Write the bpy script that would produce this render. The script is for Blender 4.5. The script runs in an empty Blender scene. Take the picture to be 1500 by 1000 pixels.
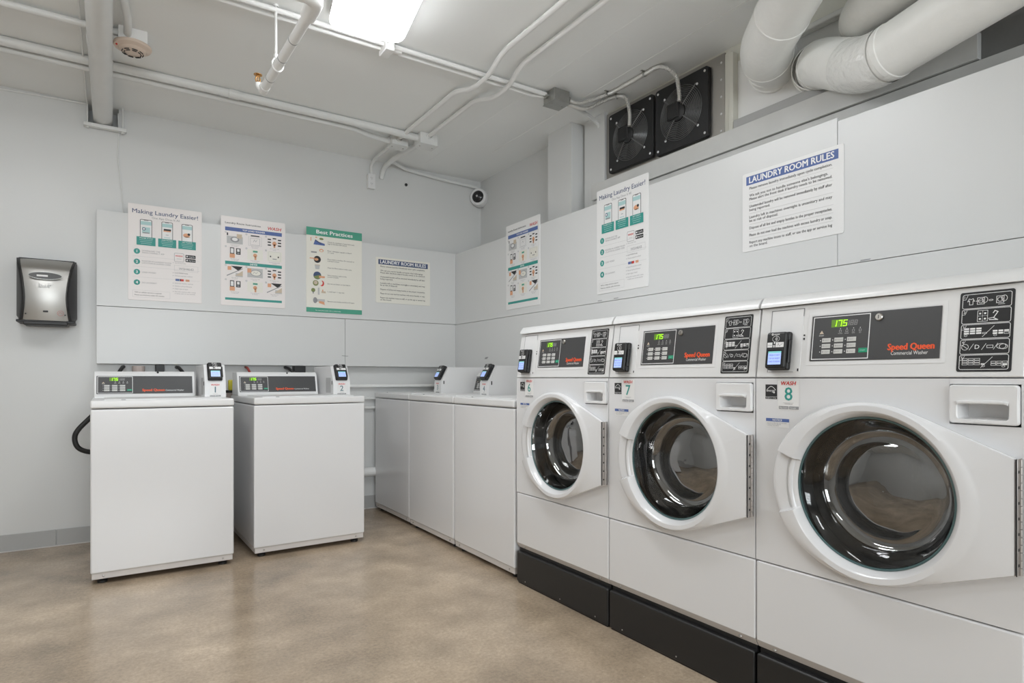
EXPOSURE = 0.0; REAR_FILL = 155
import bpy, bmesh, math, random
from mathutils import Vector, Matrix
random.seed(7)
PI = math.pi
SC = bpy.context.scene
COL = SC.collection
R = math.radians

# ------------------------------------------------------------------ materials
MATS = {}
def mat(name, col, rough=0.5, metal=0.0, bump=None, var=None, coat=0.0, emit=None, estr=1.0, spec=0.5):
    """plain procedural material; bump=(scale,strength,dist); var=(scale,amount)"""
    m = bpy.data.materials.new(name); m.use_nodes = True
    nt = m.node_tree; b = nt.nodes['Principled BSDF']
    c = (*col, 1.0)
    b.inputs['Base Color'].default_value = c
    b.inputs['Roughness'].default_value = rough
    b.inputs['Metallic'].default_value = metal
    b.inputs['Specular IOR Level'].default_value = spec
    b.inputs['Coat Weight'].default_value = coat
    b.inputs['Coat Roughness'].default_value = 0.08
    if emit:
        b.inputs['Emission Color'].default_value = (*emit, 1.0)
        b.inputs['Emission Strength'].default_value = estr
    tc = None
    def coord():
        nonlocal tc
        if tc is None: tc = nt.nodes.new('ShaderNodeTexCoord')
        return tc.outputs['Object']
    if var:
        n = nt.nodes.new('ShaderNodeTexNoise'); n.inputs['Scale'].default_value = var[0]; n.inputs['Detail'].default_value = 5
        nt.links.new(coord(), n.inputs['Vector'])
        mx = nt.nodes.new('ShaderNodeMix'); mx.data_type = 'RGBA'
        k = var[1]
        mx.inputs[6].default_value = (*[max(0, v*(1-k)) for v in col], 1)
        mx.inputs[7].default_value = (*[min(1, v*(1+k)) for v in col], 1)
        nt.links.new(n.outputs['Fac'], mx.inputs[0]); nt.links.new(mx.outputs[2], b.inputs['Base Color'])
    if bump:
        n = nt.nodes.new('ShaderNodeTexNoise'); n.inputs['Scale'].default_value = bump[0]; n.inputs['Detail'].default_value = 4
        nt.links.new(coord(), n.inputs['Vector'])
        bp = nt.nodes.new('ShaderNodeBump'); bp.inputs['Strength'].default_value = bump[1]; bp.inputs['Distance'].default_value = bump[2]
        nt.links.new(n.outputs['Fac'], bp.inputs['Height']); nt.links.new(bp.outputs['Normal'], b.inputs['Normal'])
    MATS[name] = m
    return m

mat('enamel', (0.74, 0.74, 0.75), 0.22, coat=0.3)
mat('white_plastic', (0.77, 0.77, 0.775), 0.35)
mat('top_white', (0.75, 0.75, 0.75), 0.3, coat=0.2)
mat('grey_plastic', (0.50, 0.50, 0.50), 0.45)
mat('strip', (0.62, 0.59, 0.57), 0.5)
mat('screw', (0.45, 0.43, 0.41), 0.35, 0.9)
mat('black', (0.012, 0.012, 0.013), 0.45)
mat('black_gloss', (0.015, 0.015, 0.017), 0.2)
mat('grille_wire', (0.17, 0.17, 0.17), 0.28, 0.4)
mat('panel_dark', (0.055, 0.055, 0.057), 0.38)
mat('ink_white', (0.85, 0.85, 0.85), 0.5)
mat('ink_black', (0.02, 0.02, 0.022), 0.6)
mat('ink_grey', (0.30, 0.30, 0.31), 0.6)
mat('ink_pale', (0.52, 0.52, 0.52), 0.6)
mat('ink_orange', (0.85, 0.10, 0.025), 0.45)
mat('ink_red', (0.62, 0.035, 0.03), 0.5)
mat('ink_slate', (0.09, 0.17, 0.20), 0.5)
mat('ink_teal', (0.035, 0.30, 0.26), 0.5)
mat('ink_green', (0.07, 0.34, 0.235), 0.5)
mat('ink_blue', (0.085, 0.14, 0.36), 0.5)
mat('ink_navy', (0.055, 0.085, 0.18), 0.5)
mat('ink_skin', (0.72, 0.36, 0.20), 0.5)
mat('ink_tint', (0.42, 0.62, 0.62), 0.5)
mat('ink_tan', (0.60, 0.50, 0.38), 0.5)
mat('ink_olive', (0.20, 0.24, 0.08), 0.5)
mat('key_grey', (0.62, 0.62, 0.60), 0.5)
mat('key_green', (0.01, 0.32, 0.17), 0.4)
mat('led_on', (0.1, 0.3, 0.0), 0.5, emit=(0.42, 1.0, 0.02), estr=1.6)
mat('led_back', (0.06, 0.12, 0.02), 0.4, emit=(0.16, 0.34, 0.0), estr=0.45)
mat('led_off', (0.10, 0.10, 0.10), 0.4)
mat('lcd', (0.3, 0.4, 0.7), 0.3, emit=(0.40, 0.52, 0.95), estr=0.65)
mat('lcd_head', (0.2, 0.5, 0.5), 0.3, emit=(0.12, 0.40, 0.40), estr=0.6)
mat('lcd_ink', (0.10, 0.10, 0.35), 0.4)
mat('sign_white', (0.80, 0.795, 0.79), 0.35)
mat('sign_pink', (0.82, 0.775, 0.76), 0.35)
mat('sign_cream', (0.80, 0.78, 0.71), 0.4)
mat('wall', (0.67, 0.675, 0.67), 0.36, bump=(160, 0.06, 0.002), var=(0.8, 0.03))
mat('panel', (0.67, 0.675, 0.672), 0.30, bump=(220, 0.05, 0.0015), var=(1.0, 0.02))
mat('ceiling', (0.87, 0.88, 0.87), 0.55, bump=(90, 0.05, 0.002), var=(1.2, 0.03))
mat('beam', (0.58, 0.58, 0.565), 0.55, bump=(40, 0.15, 0.003), var=(6, 0.12))
mat('dark_wall', (0.16, 0.16, 0.155), 0.6, bump=(30, 0.3, 0.004), var=(8, 0.25))
mat('cream', (0.68, 0.67, 0.60), 0.5, var=(5, 0.08))
mat('gap', (0.03, 0.03, 0.03), 0.7)
mat('pipe', (0.74, 0.745, 0.735), 0.4, bump=(60, 0.08, 0.002), var=(9, 0.05))
mat('pipe_white', (0.84, 0.84, 0.83), 0.38)
mat('duct', (0.88, 0.88, 0.855), 0.38, bump=(26, 0.30, 0.006), var=(6, 0.06))
mat('foil', (0.84, 0.84, 0.82), 0.24, 0.15, bump=(30, 0.6, 0.012))
mat('galv', (0.42, 0.42, 0.40), 0.38, 0.85, var=(30, 0.15))
mat('flex', (0.72, 0.71, 0.68), 0.38, 0.4)
mat('brass', (0.55, 0.30, 0.10), 0.35, 0.9)
mat('steel', (0.47, 0.45, 0.42), 0.30, 0.95, var=(3, 0.06))
mat('hinge_steel', (0.52, 0.49, 0.47), 0.40, 0.9)
mat('drum', (0.46, 0.46, 0.46), 0.20, 1.0, bump=(14, 0.25, 0.01))
mat('boot', (0.055, 0.055, 0.06), 0.4)
mat('rubber', (0.012, 0.012, 0.012), 0.5)
mat('pedestal', (0.014, 0.014, 0.0145), 0.42, bump=(300, 0.08, 0.001))
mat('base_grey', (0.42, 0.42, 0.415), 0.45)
mat('cream_plastic', (0.68, 0.56, 0.47), 0.45)
mat('gasket', (0.075, 0.135, 0.14), 0.12, coat=0.5)
mat('hose_red', (0.35, 0.04, 0.03), 0.5)
mat('valve_yellow', (0.62, 0.55, 0.03), 0.45)
mat('hose_pink', (0.50, 0.42, 0.39), 0.5)
mat('smoke_window', (0.10, 0.10, 0.10), 0.12)
mat('diffuser', (0.9, 0.9, 0.9), 0.4, emit=(0.955, 0.98, 1.0), estr=15.5)
mat('fixture', (0.75, 0.75, 0.74), 0.4)

def brushed():
    m = mat('brushed', (0.46, 0.45, 0.43), 0.40, 0.95)
    nt = m.node_tree; b = nt.nodes['Principled BSDF']
    tc = nt.nodes.new('ShaderNodeTexCoord'); mp = nt.nodes.new('ShaderNodeMapping')
    mp.inputs['Scale'].default_value = (3, 3, 600)
    n = nt.nodes.new('ShaderNodeTexNoise'); n.inputs['Scale'].default_value = 1.0
    bp = nt.nodes.new('ShaderNodeBump'); bp.inputs['Strength'].default_value = 0.06; bp.inputs['Distance'].default_value = 0.001
    nt.links.new(tc.outputs['Object'], mp.inputs['Vector']); nt.links.new(mp.outputs['Vector'], n.inputs['Vector'])
    nt.links.new(n.outputs['Fac'], bp.inputs['Height']); nt.links.new(bp.outputs['Normal'], b.inputs['Normal'])
brushed()

def door_glass(name='door_glass', tint=(0.66, 0.67, 0.67, 1), ior=3.0, bump=0.4):
    m = bpy.data.materials.new(name); m.use_nodes = True
    nt = m.node_tree; nt.nodes.clear()
    out = nt.nodes.new('ShaderNodeOutputMaterial')
    tr = nt.nodes.new('ShaderNodeBsdfTransparent'); tr.inputs['Color'].default_value = tint
    gl = nt.nodes.new('ShaderNodeBsdfGlossy'); gl.inputs['Roughness'].default_value = 0.015; gl.inputs['Color'].default_value = (1, 1, 1, 1)
    fr = nt.nodes.new('ShaderNodeFresnel'); fr.inputs['IOR'].default_value = ior
    mx = nt.nodes.new('ShaderNodeMixShader')
    tc = nt.nodes.new('ShaderNodeTexCoord'); n = nt.nodes.new('ShaderNodeTexNoise')
    n.inputs['Scale'].default_value = 6; n.inputs['Detail'].default_value = 1
    bp = nt.nodes.new('ShaderNodeBump'); bp.inputs['Strength'].default_value = bump; bp.inputs['Distance'].default_value = 0.025
    nt.links.new(tc.outputs['Object'], n.inputs['Vector']); nt.links.new(n.outputs['Fac'], bp.inputs['Height'])
    nt.links.new(bp.outputs['Normal'], gl.inputs['Normal'])
    nt.links.new(fr.outputs['Fac'], mx.inputs['Fac']); nt.links.new(tr.outputs[0], mx.inputs[1]); nt.links.new(gl.outputs[0], mx.inputs[2])
    nt.links.new(mx.outputs[0], out.inputs['Surface'])
    MATS[name] = m
door_glass()
door_glass('fill_window_glass', (0.95, 0.96, 0.96, 1), 1.5, 0.0)

def floor_mat():
    m = bpy.data.materials.new('concrete'); m.use_nodes = True
    nt = m.node_tree; b = nt.nodes['Principled BSDF']
    tc = nt.nodes.new('ShaderNodeTexCoord')
    def noise(scale, detail, rough=0.6):
        n = nt.nodes.new('ShaderNodeTexNoise'); n.inputs['Scale'].default_value = scale
        n.inputs['Detail'].default_value = detail; n.inputs['Roughness'].default_value = rough
        nt.links.new(tc.outputs['Object'], n.inputs['Vector']); return n
    n1 = noise(1.1, 4, 0.5); n2 = noise(70, 8, 0.8); n3 = noise(4.0, 5, 0.55)
    r1 = nt.nodes.new('ShaderNodeValToRGB')
    r1.color_ramp.elements[0].position = 0.28; r1.color_ramp.elements[0].color = (0.265, 0.200, 0.138, 1)
    r1.color_ramp.elements[1].position = 0.72; r1.color_ramp.elements[1].color = (0.590, 0.470, 0.345, 1)
    nt.links.new(n1.outputs['Fac'], r1.inputs['Fac'])
    def mul(a, fac_node, lo, hi, p0, p1, f):
        r = nt.nodes.new('ShaderNodeValToRGB'); r.color_ramp.elements[0].position = p0; r.color_ramp.elements[1].position = p1
        r.color_ramp.elements[0].color = (lo, lo, lo, 1); r.color_ramp.elements[1].color = (hi, hi, hi, 1)
        nt.links.new(fac_node.outputs['Fac'], r.inputs['Fac'])
        x = nt.nodes.new('ShaderNodeMix'); x.data_type = 'RGBA'; x.blend_type = 'MULTIPLY'; x.inputs[0].default_value = f
        nt.links.new(a, x.inputs[6]); nt.links.new(r.outputs['Color'], x.inputs[7]); return x.outputs[2]
    c = mul(r1.outputs['Color'], n3, 0.74, 1.16, 0.3, 0.7, 1.0)
    c = mul(c, n2, 0.68, 1.28, 0.28, 0.72, 1.0)
    # pale chips of aggregate
    v = nt.nodes.new('ShaderNodeTexVoronoi'); v.inputs['Scale'].default_value = 26
    nt.links.new(tc.outputs['Object'], v.inputs['Vector'])
    rr = nt.nodes.new('ShaderNodeValToRGB'); rr.color_ramp.elements[0].position = 0.05; rr.color_ramp.elements[0].color = (1, 1, 1, 1)
    rr.color_ramp.elements[1].position = 0.09; rr.color_ramp.elements[1].color = (0, 0, 0, 1)
    nt.links.new(v.outputs['Distance'], rr.inputs['Fac'])
    sp = nt.nodes.new('ShaderNodeSeparateColor'); nt.links.new(v.outputs['Color'], sp.inputs['Color'])
    gt = nt.nodes.new('ShaderNodeMath'); gt.operation = 'GREATER_THAN'; gt.inputs[1].default_value = 0.93
    nt.links.new(sp.outputs['Red'], gt.inputs[0])
    mm = nt.nodes.new('ShaderNodeMath'); mm.operation = 'MULTIPLY'
    nt.links.new(rr.outputs['Color'], mm.inputs[0]); nt.links.new(gt.outputs[0], mm.inputs[1])
    x = nt.nodes.new('ShaderNodeMix'); x.data_type = 'RGBA'; x.inputs[7].default_value = (0.55, 0.47, 0.38, 1)
    nt.links.new(mm.outputs[0], x.inputs[0]); nt.links.new(c, x.inputs[6])
    nt.links.new(x.outputs[2], b.inputs['Base Color'])
    rg = nt.nodes.new('ShaderNodeMapRange'); rg.inputs['To Min'].default_value = 0.13; rg.inputs['To Max'].default_value = 0.26
    nt.links.new(n3.outputs['Fac'], rg.inputs['Value']); nt.links.new(rg.outputs[0], b.inputs['Roughness'])
    bp = nt.nodes.new('ShaderNodeBump'); bp.inputs['Strength'].default_value = 0.06; bp.inputs['Distance'].default_value = 0.002
    nt.links.new(n2.outputs['Fac'], bp.inputs['Height']); nt.links.new(bp.outputs['Normal'], b.inputs['Normal'])
    MATS['concrete'] = m
floor_mat()

# ------------------------------------------------------------------ mesh helpers
class Frame:
    def __init__(s, o, r, u, n=None):
        s.o, s.r, s.u = Vector(o), Vector(r).normalized(), Vector(u).normalized()
        s.n = Vector(n).normalized() if n else s.r.cross(s.u)
    def __call__(s, u, v, w=0.0): return s.o + s.r*u + s.u*v + s.n*w
    def at(s, u, v, w=0.0): return Frame(s(u, v, w), s.r, s.u, s.n)
def FRONT(y=0.0, x=0.0, z=0.0): return Frame((x, y, z), (1, 0, 0), (0, 0, 1), (0, -1, 0))   # u right, v up, w towards the viewer

_TXT = {}
def glyphs(s, bold=0.0, shear=0.0):
    k = (s, bold, shear)
    if k in _TXT: return _TXT[k]
    cu = bpy.data.curves.new('t', 'FONT'); cu.body = s; cu.size = 1.0; cu.resolution_u = 2
    cu.offset = bold; cu.shear = shear; cu.fill_mode = 'FRONT'
    ob = bpy.data.objects.new('t', cu); COL.objects.link(ob)
    dg = bpy.context.evaluated_depsgraph_get()
    me = bpy.data.meshes.new_from_object(ob.evaluated_get(dg))
    v = [(p.co.x, p.co.y) for p in me.vertices]; f = [tuple(p.vertices) for p in me.polygons]
    bpy.data.objects.remove(ob); bpy.data.curves.remove(cu); bpy.data.meshes.remove(me)
    _TXT[k] = (v, f)
    return v, f
_CAP = None
def cap():
    global _CAP
    if _CAP is None:
        v, f = glyphs('H'); _CAP = max(p[1] for p in v)
    return _CAP

def catmull(pts, n=8):
    pts = [Vector(p) for p in pts]; out = []
    P = [pts[0]*2-pts[1]] + pts + [pts[-1]*2-pts[-2]]
    for i in range(1, len(P)-2):
        a, b, c, d = P[i-1], P[i], P[i+1], P[i+2]
        for k in range(n):
            t = k/n
            out.append(0.5*((2*b)+(c-a)*t+(2*a-5*b+4*c-d)*t*t+(3*b-a-3*c+d)*t**3))
    out.append(pts[-1]); return out
def fillet(pts, r, n=6):
    pts = [Vector(p) for p in pts]; out = [pts[0]]
    for i in range(1, len(pts)-1):
        a, b, c = pts[i-1], pts[i], pts[i+1]
        d1, d2 = (a-b), (c-b); l = min(r, d1.length*0.49, d2.length*0.49)
        p, q = b+d1.normalized()*l, b+d2.normalized()*l
        for k in range(n+1):
            t = k/n; out.append(p*(1-t)**2 + b*2*t*(1-t) + q*t*t)
    out.append(pts[-1]); return out
def rrect(x0, y0, x1, y1, r, n=5):
    o = []
    for cx, cy, a in ((x1-r, y0+r, -90), (x1-r, y1-r, 0), (x0+r, y1-r, 90), (x0+r, y0+r, 180)):
        for k in range(n+1):
            t = R(a+90*k/n); o.append((cx+r*math.cos(t), cy+r*math.sin(t)))
    return o
def circ(cx, cy, r, n=24, ry=None):
    ry = ry or r
    return [(cx+r*math.cos(2*PI*k/n), cy+ry*math.sin(2*PI*k/n)) for k in range(n)]

class MB:
    def __init__(s): s.v, s.f, s.m, s.names = [], [], [], []
    def mi(s, name):
        if name not in s.names: s.names.append(name)
        return s.names.index(name)
    def add(s, v, f, m):
        b = len(s.v); i = s.mi(m)
        s.v += [tuple(p) for p in v]
        for q in f: s.f.append(tuple(b+k for k in q)); s.m.append(i)
        return s
    def bm(s, bm, m, M=None):
        bm.verts.ensure_lookup_table()
        for k, v in enumerate(bm.verts): v.index = k
        s.add([(M @ v.co) if M else v.co.copy() for v in bm.verts], [[v.index for v in f.verts] for f in bm.faces], m); bm.free(); return s
    def box(s, a, b, m, bev=0.0, seg=3, fr=None, only=None):
        bm = bmesh.new(); bmesh.ops.create_cube(bm, size=1.0)
        a, b = Vector(a), Vector(b)
        lo = Vector([min(p, q) for p, q in zip(a, b)]); hi = Vector([max(p, q) for p, q in zip(a, b)])
        for v in bm.verts: v.co = Vector([lo[i] + (v.co[i]+0.5)*(hi[i]-lo[i]) for i in range(3)])
        if bev > 0:
            es = [e for e in bm.edges if only is None or only((e.verts[0].co+e.verts[1].co)/2)]
            bmesh.ops.bevel(bm, geom=es, offset=bev, segments=seg, profile=0.5, affect='EDGES')
        if fr:
            for v in bm.verts: v.co = fr(*v.co)
        return s.bm(bm, m)
    def fbox(s, fr, u0, v0, w0, u1, v1, w1, m, bev=0.0, seg=3): return s.box((u0, v0, w0), (u1, v1, w1), m, bev, seg, fr)
    def prism(s, pts, fr, w0, w1, m, bev=0.0, seg=2):
        """polygon in the frame's (u,v) plane pulled from w0 to w1 (w1 = front)"""
        bm = bmesh.new(); n = len(pts)
        A = [bm.verts.new((p[0], p[1], w0)) for p in pts]; B = [bm.verts.new((p[0], p[1], w1)) for p in pts]
        bm.faces.new(list(reversed(A))); top = bm.faces.new(B)
        for i in range(n): bm.faces.new((A[i], A[(i+1) % n], B[(i+1) % n], B[i]))
        bmesh.ops.recalc_face_normals(bm, faces=bm.faces[:])
        if bev > 0: bmesh.ops.bevel(bm, geom=[e for e in top.edges], offset=bev, segments=seg, profile=0.5, affect='EDGES')
        for v in bm.verts: v.co = fr(*v.co)
        return s.bm(bm, m)
    def poly(s, fr, pts, w, m): return s.add([fr(p[0], p[1], w) for p in pts], [tuple(range(len(pts)))], m)
    def rect(s, fr, u0, v0, u1, v1, w, m): return s.poly(fr, [(u0, v0), (u1, v0), (u1, v1), (u0, v1)], w, m)
    def line(s, fr, pts, t, w, m, closed=False):
        P = list(pts) + ([pts[0]] if closed else [])
        for a, b in zip(P, P[1:]):
            dx, dy = b[0]-a[0], b[1]-a[1]; L = math.hypot(dx, dy)
            if L < 1e-7: continue
            ex, ey = dx/L*t/2, dy/L*t/2; nx, ny = -ey, ex
            s.poly(fr, [(a[0]-ex+nx*-1, a[1]-ey-ny), (b[0]+ex-nx, b[1]+ey-ny), (b[0]+ex+nx, b[1]+ey+ny), (a[0]-ex+nx, a[1]-ey+ny)], w, m)
        return s
    def frame_rect(s, fr, u0, v0, u1, v1, t, w, m, r=0.0):
        if r: return s.line(fr, rrect(u0, v0, u1, v1, r, 3), t, w, m, True)
        h = t/2
        for a in ((u0-h, v0-h, u1+h, v0+h), (u0-h, v1-h, u1+h, v1+h), (u0-h, v0+h, u0+h, v1-h), (u1-h, v0+h, u1+h, v1-h)): s.rect(fr, *a, w, m)
        return s
    def text(s, fr, body, u, v, h, w, m, width=None, bold=0.0, shear=0.0, align='l', maxw=None):
        gv, gf = glyphs(body, 0.0, shear)
        if not gv: return s
        k = h/cap(); x0 = min(p[0] for p in gv); x1 = max(p[0] for p in gv)
        kx = k
        B_ = [(0, 0)]
        if width: kx = width/(x1-x0)
        elif maxw and (x1-x0)*k > maxw: kx = maxw/(x1-x0)
        W = (x1-x0)*kx; off = {'l': 0, 'c': -W/2, 'r': -W}[align]
        if bold:                                   # heavier strokes: overprint slightly shifted copies
            d = bold*h*2.2; B_ = [(-d, 0), (d, 0), (0, d*.5), (0, -d*.5)]
        for i, (dx, dy) in enumerate(B_):
            s.add([fr(u+off+(p[0]-x0)*kx+dx, v+p[1]*k+dy, w+i*2e-5) for p in gv], gf, m)
        return s
    def tube(s, path, r, m, n=14, caps=True, closed=False):
        path = [Vector(p) for p in path]; rr = r if callable(r) else (lambda i: r)
        N = len(path); t0 = (path[1]-path[0]).normalized()
        up = Vector((0, 0, 1)) if abs(t0.z) < 0.9 else Vector((1, 0, 0))
        a = t0.cross(up).normalized(); V = []
        for i, p in enumerate(path):
            if closed: t = (path[(i+1) % N]-path[i-1]).normalized()
            else: t = (path[min(i+1, N-1)]-path[max(i-1, 0)]).normalized()
            a = (a - t*a.dot(t)).normalized(); b = t.cross(a)
            for k in range(n):
                th = 2*PI*k/n; V.append(p + (a*math.cos(th)+b*math.sin(th))*rr(i))
        F = []
        for i in range(N if closed else N-1):
            j = (i+1) % N
            for k in range(n): F.append((i*n+k, i*n+(k+1) % n, j*n+(k+1) % n, j*n+k))
        if caps and not closed: F.append(tuple(reversed(range(n)))); F.append(tuple((N-1)*n+k for k in range(n)))
        return s.add(V, F, m)
    def lathe(s, prof, fr, m, n=32, caps=(False, False)):
        """prof = [(radius, w)] turned about the frame's w axis through its origin"""
        V, F = [], []; L = len(prof)
        for r, w in prof:
            for k in range(n):
                t = 2*PI*k/n; V.append(fr(r*math.cos(t), r*math.sin(t), w))
        for i in range(L-1):
            for k in range(n): F.append((i*n+k, i*n+(k+1) % n, (i+1)*n+(k+1) % n, (i+1)*n+k))
        if caps[0]: F.append(tuple(reversed(range(n))))
        if caps[1]: F.append(tuple((L-1)*n+k for k in range(n)))
        return s.add(V, F, m)
    def disc(s, fr, u, v, r, w, m, n=20): return s.poly(fr, circ(u, v, r, n), w, m)
    def screw(s, fr, u, v, r=0.005, h=0.003, m='screw'):
        return s.lathe([(r, 0), (r, h*0.5), (r*0.7, h), (0.0001, h*1.05)], fr.at(u, v), m, 10)
    def loops(s, L, m, close_first=False, close_last=False):
        n = len(L[0]); V = [p for l in L for p in l]; F = []
        for i in range(len(L)-1):
            for k in range(n): F.append((i*n+k, i*n+(k+1) % n, (i+1)*n+(k+1) % n, (i+1)*n+k))
        if close_first: F.append(tuple(reversed(range(n))))
        if close_last: F.append(tuple((len(L)-1)*n+k for k in range(n)))
        return s.add(V, F, m)
    def build(s, name, parent=None, smooth=True, angle=38, origin=None, recalc=True, flip=False):
        me = bpy.data.meshes.new(name); off = Vector((0, 0, 0))
        if parent is None:
            if origin is None:
                lo = [min(p[i] for p in s.v) for i in range(3)]; hi = [max(p[i] for p in s.v) for i in range(3)]
                origin = ((lo[0]+hi[0])/2, (lo[1]+hi[1])/2, lo[2])
            off = Vector(origin)
        me.from_pydata([tuple(Vector(p)-off) for p in s.v], [], s.f)
        for nm in s.names: me.materials.append(MATS[nm])
        me.polygons.foreach_set('material_index', s.m)
        if recalc and smooth:
            bm = bmesh.new(); bm.from_mesh(me); bmesh.ops.recalc_face_normals(bm, faces=bm.faces[:])
            if flip: bmesh.ops.reverse_faces(bm, faces=bm.faces[:])
            bm.to_mesh(me); bm.free()
        me.update()
        ob = bpy.data.objects.new(name, me); COL.objects.link(ob)
        if parent is not None: ob.parent = parent
        else: ob.location = off
        if smooth:
            me.polygons.foreach_set('use_smooth', [True]*len(me.polygons))
            me.set_sharp_from_angle(angle=R(angle))
            w = ob.modifiers.new('wn', 'WEIGHTED_NORMAL'); w.keep_sharp = True
        return ob

def ray_poly(c, th, poly):
    dx, dy = math.cos(th), math.sin(th); best = None
    for i in range(len(poly)):
        x1, y1 = poly[i][0]-c[0], poly[i][1]-c[1]; x2, y2 = poly[(i+1) % len(poly)][0]-c[0], poly[(i+1) % len(poly)][1]-c[1]
        ex, ey = x2-x1, y2-y1; den = dx*ey-dy*ex
        if abs(den) < 1e-12: continue
        t = (x1*ey-y1*ex)/den; q = (x1*dy-y1*dx)/den
        if t > 0 and -1e-9 <= q <= 1+1e-9 and (best is None or t > best): best = t
    return best or 0.01
def angles_for(c, poly, n=96, extra=()):
    A = [2*PI*k/n for k in range(n)] + [math.atan2(p[1]-c[1], p[0]-c[0]) % (2*PI) for p in poly] + [e % (2*PI) for e in extra]
    A.sort(); out = [A[0]]
    for a in A[1:]:
        if a-out[-1] > 1e-4: out.append(a)
    return out
def holed_plate(mb, fr, outline, c, r, w0, w1, m, bev=0.003, n=96):
    """slab between w0 (back) and w1 (front) with a round hole"""
    A = angles_for(c, outline, n)
    o = [ray_poly(c, a, outline) for a in A]
    def lp(k, w): return [fr(c[0]+math.cos(a)*k(i), c[1]+math.sin(a)*k(i), w) for i, a in enumerate(A)]
    mb.loops([lp(lambda i: r, w0), lp(lambda i: o[i], w0), lp(lambda i: o[i], w1-bev), lp(lambda i: o[i]-bev, w1), lp(lambda i: r+bev, w1), lp(lambda i: r, w1-bev), lp(lambda i: r, w0)], m)

# ------------------------------------------------------------------ scene tree helpers
def tag(o, label, cat, group=None, kind=None):
    o['label'] = label; o['category'] = cat
    if group: o['group'] = group
    if kind: o['kind'] = kind
    return o
def thing(name, label, cat, loc=(0, 0, 0), rz=0.0, group=None):
    o = bpy.data.objects.new(name, None); COL.objects.link(o)
    o.location = loc; o.rotation_euler = (0, 0, rz); o.empty_display_size = 0.1
    return tag(o, label, cat, group)
def struct(o, label):
    o['kind'] = 'structure'; o['label'] = label; return o
def copy_tree(o, parent=None):
    c = o.copy(); COL.objects.link(c)
    if parent is not None: c.parent = parent
    for ch in list(o.children): copy_tree(ch, c)
    return c
# ------------------------------------------------------------------ the room
CEIL = 2.75; WY = 4.67; PY = 4.60; WX = 2.715; PX = 2.43
LX, BY = -2.9, -3.2
def box_obj(name, boxes, m, bev=0.0, **k):
    b = MB()
    for bx in boxes: b.box(bx[0], bx[1], m, bev)
    return b.build(name, None, origin=k.get('origin'), recalc=False)

struct(box_obj('floor', [((LX-.1, BY-.1, -.12), (3.2, WY+.3, 0))], 'concrete', origin=(0, 0, 0)), 'polished brown concrete floor')
struct(box_obj('ceiling', [((LX-.1, BY-.1, CEIL), (3.2, WY+.3, CEIL+.12))], 'ceiling', origin=(0, 0, CEIL)), 'grey painted ceiling')
# back wall with the notch the big pipe runs into
struct(box_obj('wall_back', [((LX-.1, WY, 0), (3.2, WY+.25, 2.628)), ((LX-.1, WY, 2.628), (-.128, WY+.25, CEIL)),
                             ((.034, WY, 2.628), (3.2, WY+.25, CEIL)), ((-.128, WY+.12, 2.628), (.034, WY+.25, CEIL))], 'wall', origin=(0, WY, 0)), 'pale grey painted back wall')
struct(box_obj('wall_left', [((LX-.15, BY-.1, 0), (LX, WY, CEIL))], 'wall', origin=(LX, 0, 0)), 'pale grey painted left wall')
struct(box_obj('wall_front', [((LX, BY-.15, 0), (-1.5, BY, CEIL)), ((1.3, BY-.15, 0), (3.2, BY, CEIL)), ((-1.5, BY-.15, 0), (1.3, BY, .85)), ((-1.5, BY-.15, 2.35), (1.3, BY, CEIL))], 'wall', origin=(0, BY, 0)), 'pale grey painted wall behind the camera')
struct(box_obj('wall_right', [((WX, BY, 0), (3.2, WY, CEIL)), ((PX+.022, BY, 0), (WX, WY, 2.055))], 'wall', origin=(WX, 0, 0)), 'grey painted right wall with a boxed-out lower half')
# pillar on the right wall
struct(box_obj('trim_1', [((2.585, 3.235, 2.056), (WX, 3.50, CEIL))], 'wall', 0.002), 'square pillar on the upper right wall')
struct(box_obj('trim_2', [((2.67, 3.00, 2.056), (WX, 3.20, CEIL-.001))], 'wall', 0.002), 'shallow batten beside the pillar')
# smooth board facing: back run
struct(box_obj('trim_3', [((-.083, PY, 1.4795), (PX, PY+.02, 2.075)), ((-.083, PY+.02, 1.4795), (-.065, WY, 2.075))], 'panel', 0.0012), 'upper grey board along the back wall')
struct(box_obj('trim_4', [((-.083, PY, 1.118), (1.482, PY+.02, 1.4765)), ((-.083, PY+.02, 1.118), (-.065, WY, 1.4765))], 'panel', 0.0012), 'lower grey board above the two washers')
struct(box_obj('trim_5', [((1.4845, PY, 1.118), (PX, PY+.02, 1.4765))], 'panel', 0.0012), 'lower grey board in the corner')
# right run
struct(box_obj('trim_6', [((PX, 1.3445, 1.4785), (PX+.02, PY, 2.07))], 'panel', 0.0012), 'upper grey board along the right wall')
struct(box_obj('trim_7', [((PX, -1.3, 1.4785), (PX+.02, 1.3425, 2.055))], 'panel', 0.0012), 'upper grey board nearest the camera on the right wall')
struct(box_obj('trim_8', [((PX, -1.3, .95), (PX+.02, PY, 1.476))], 'panel', 0.0012), 'lower grey board behind the front loaders')
# beam under the fans and ducts
b = MB(); b.box((2.612, -3.1, 2.056), (WX, 3.05, 2.172), 'beam', .002); b.box((2.60, .93, 2.176), (WX, 3.05, 2.275), 'beam', .002)
struct(b.build('trim_9'), 'grey boards of the beam below the fans')
b = MB(); b.box((2.655, .935, 2.2765), (WX, 2.005, 2.342), 'base_grey', .003); struct(b.build('trim_15'), 'darker grey sill board below the duct opening')
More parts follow.
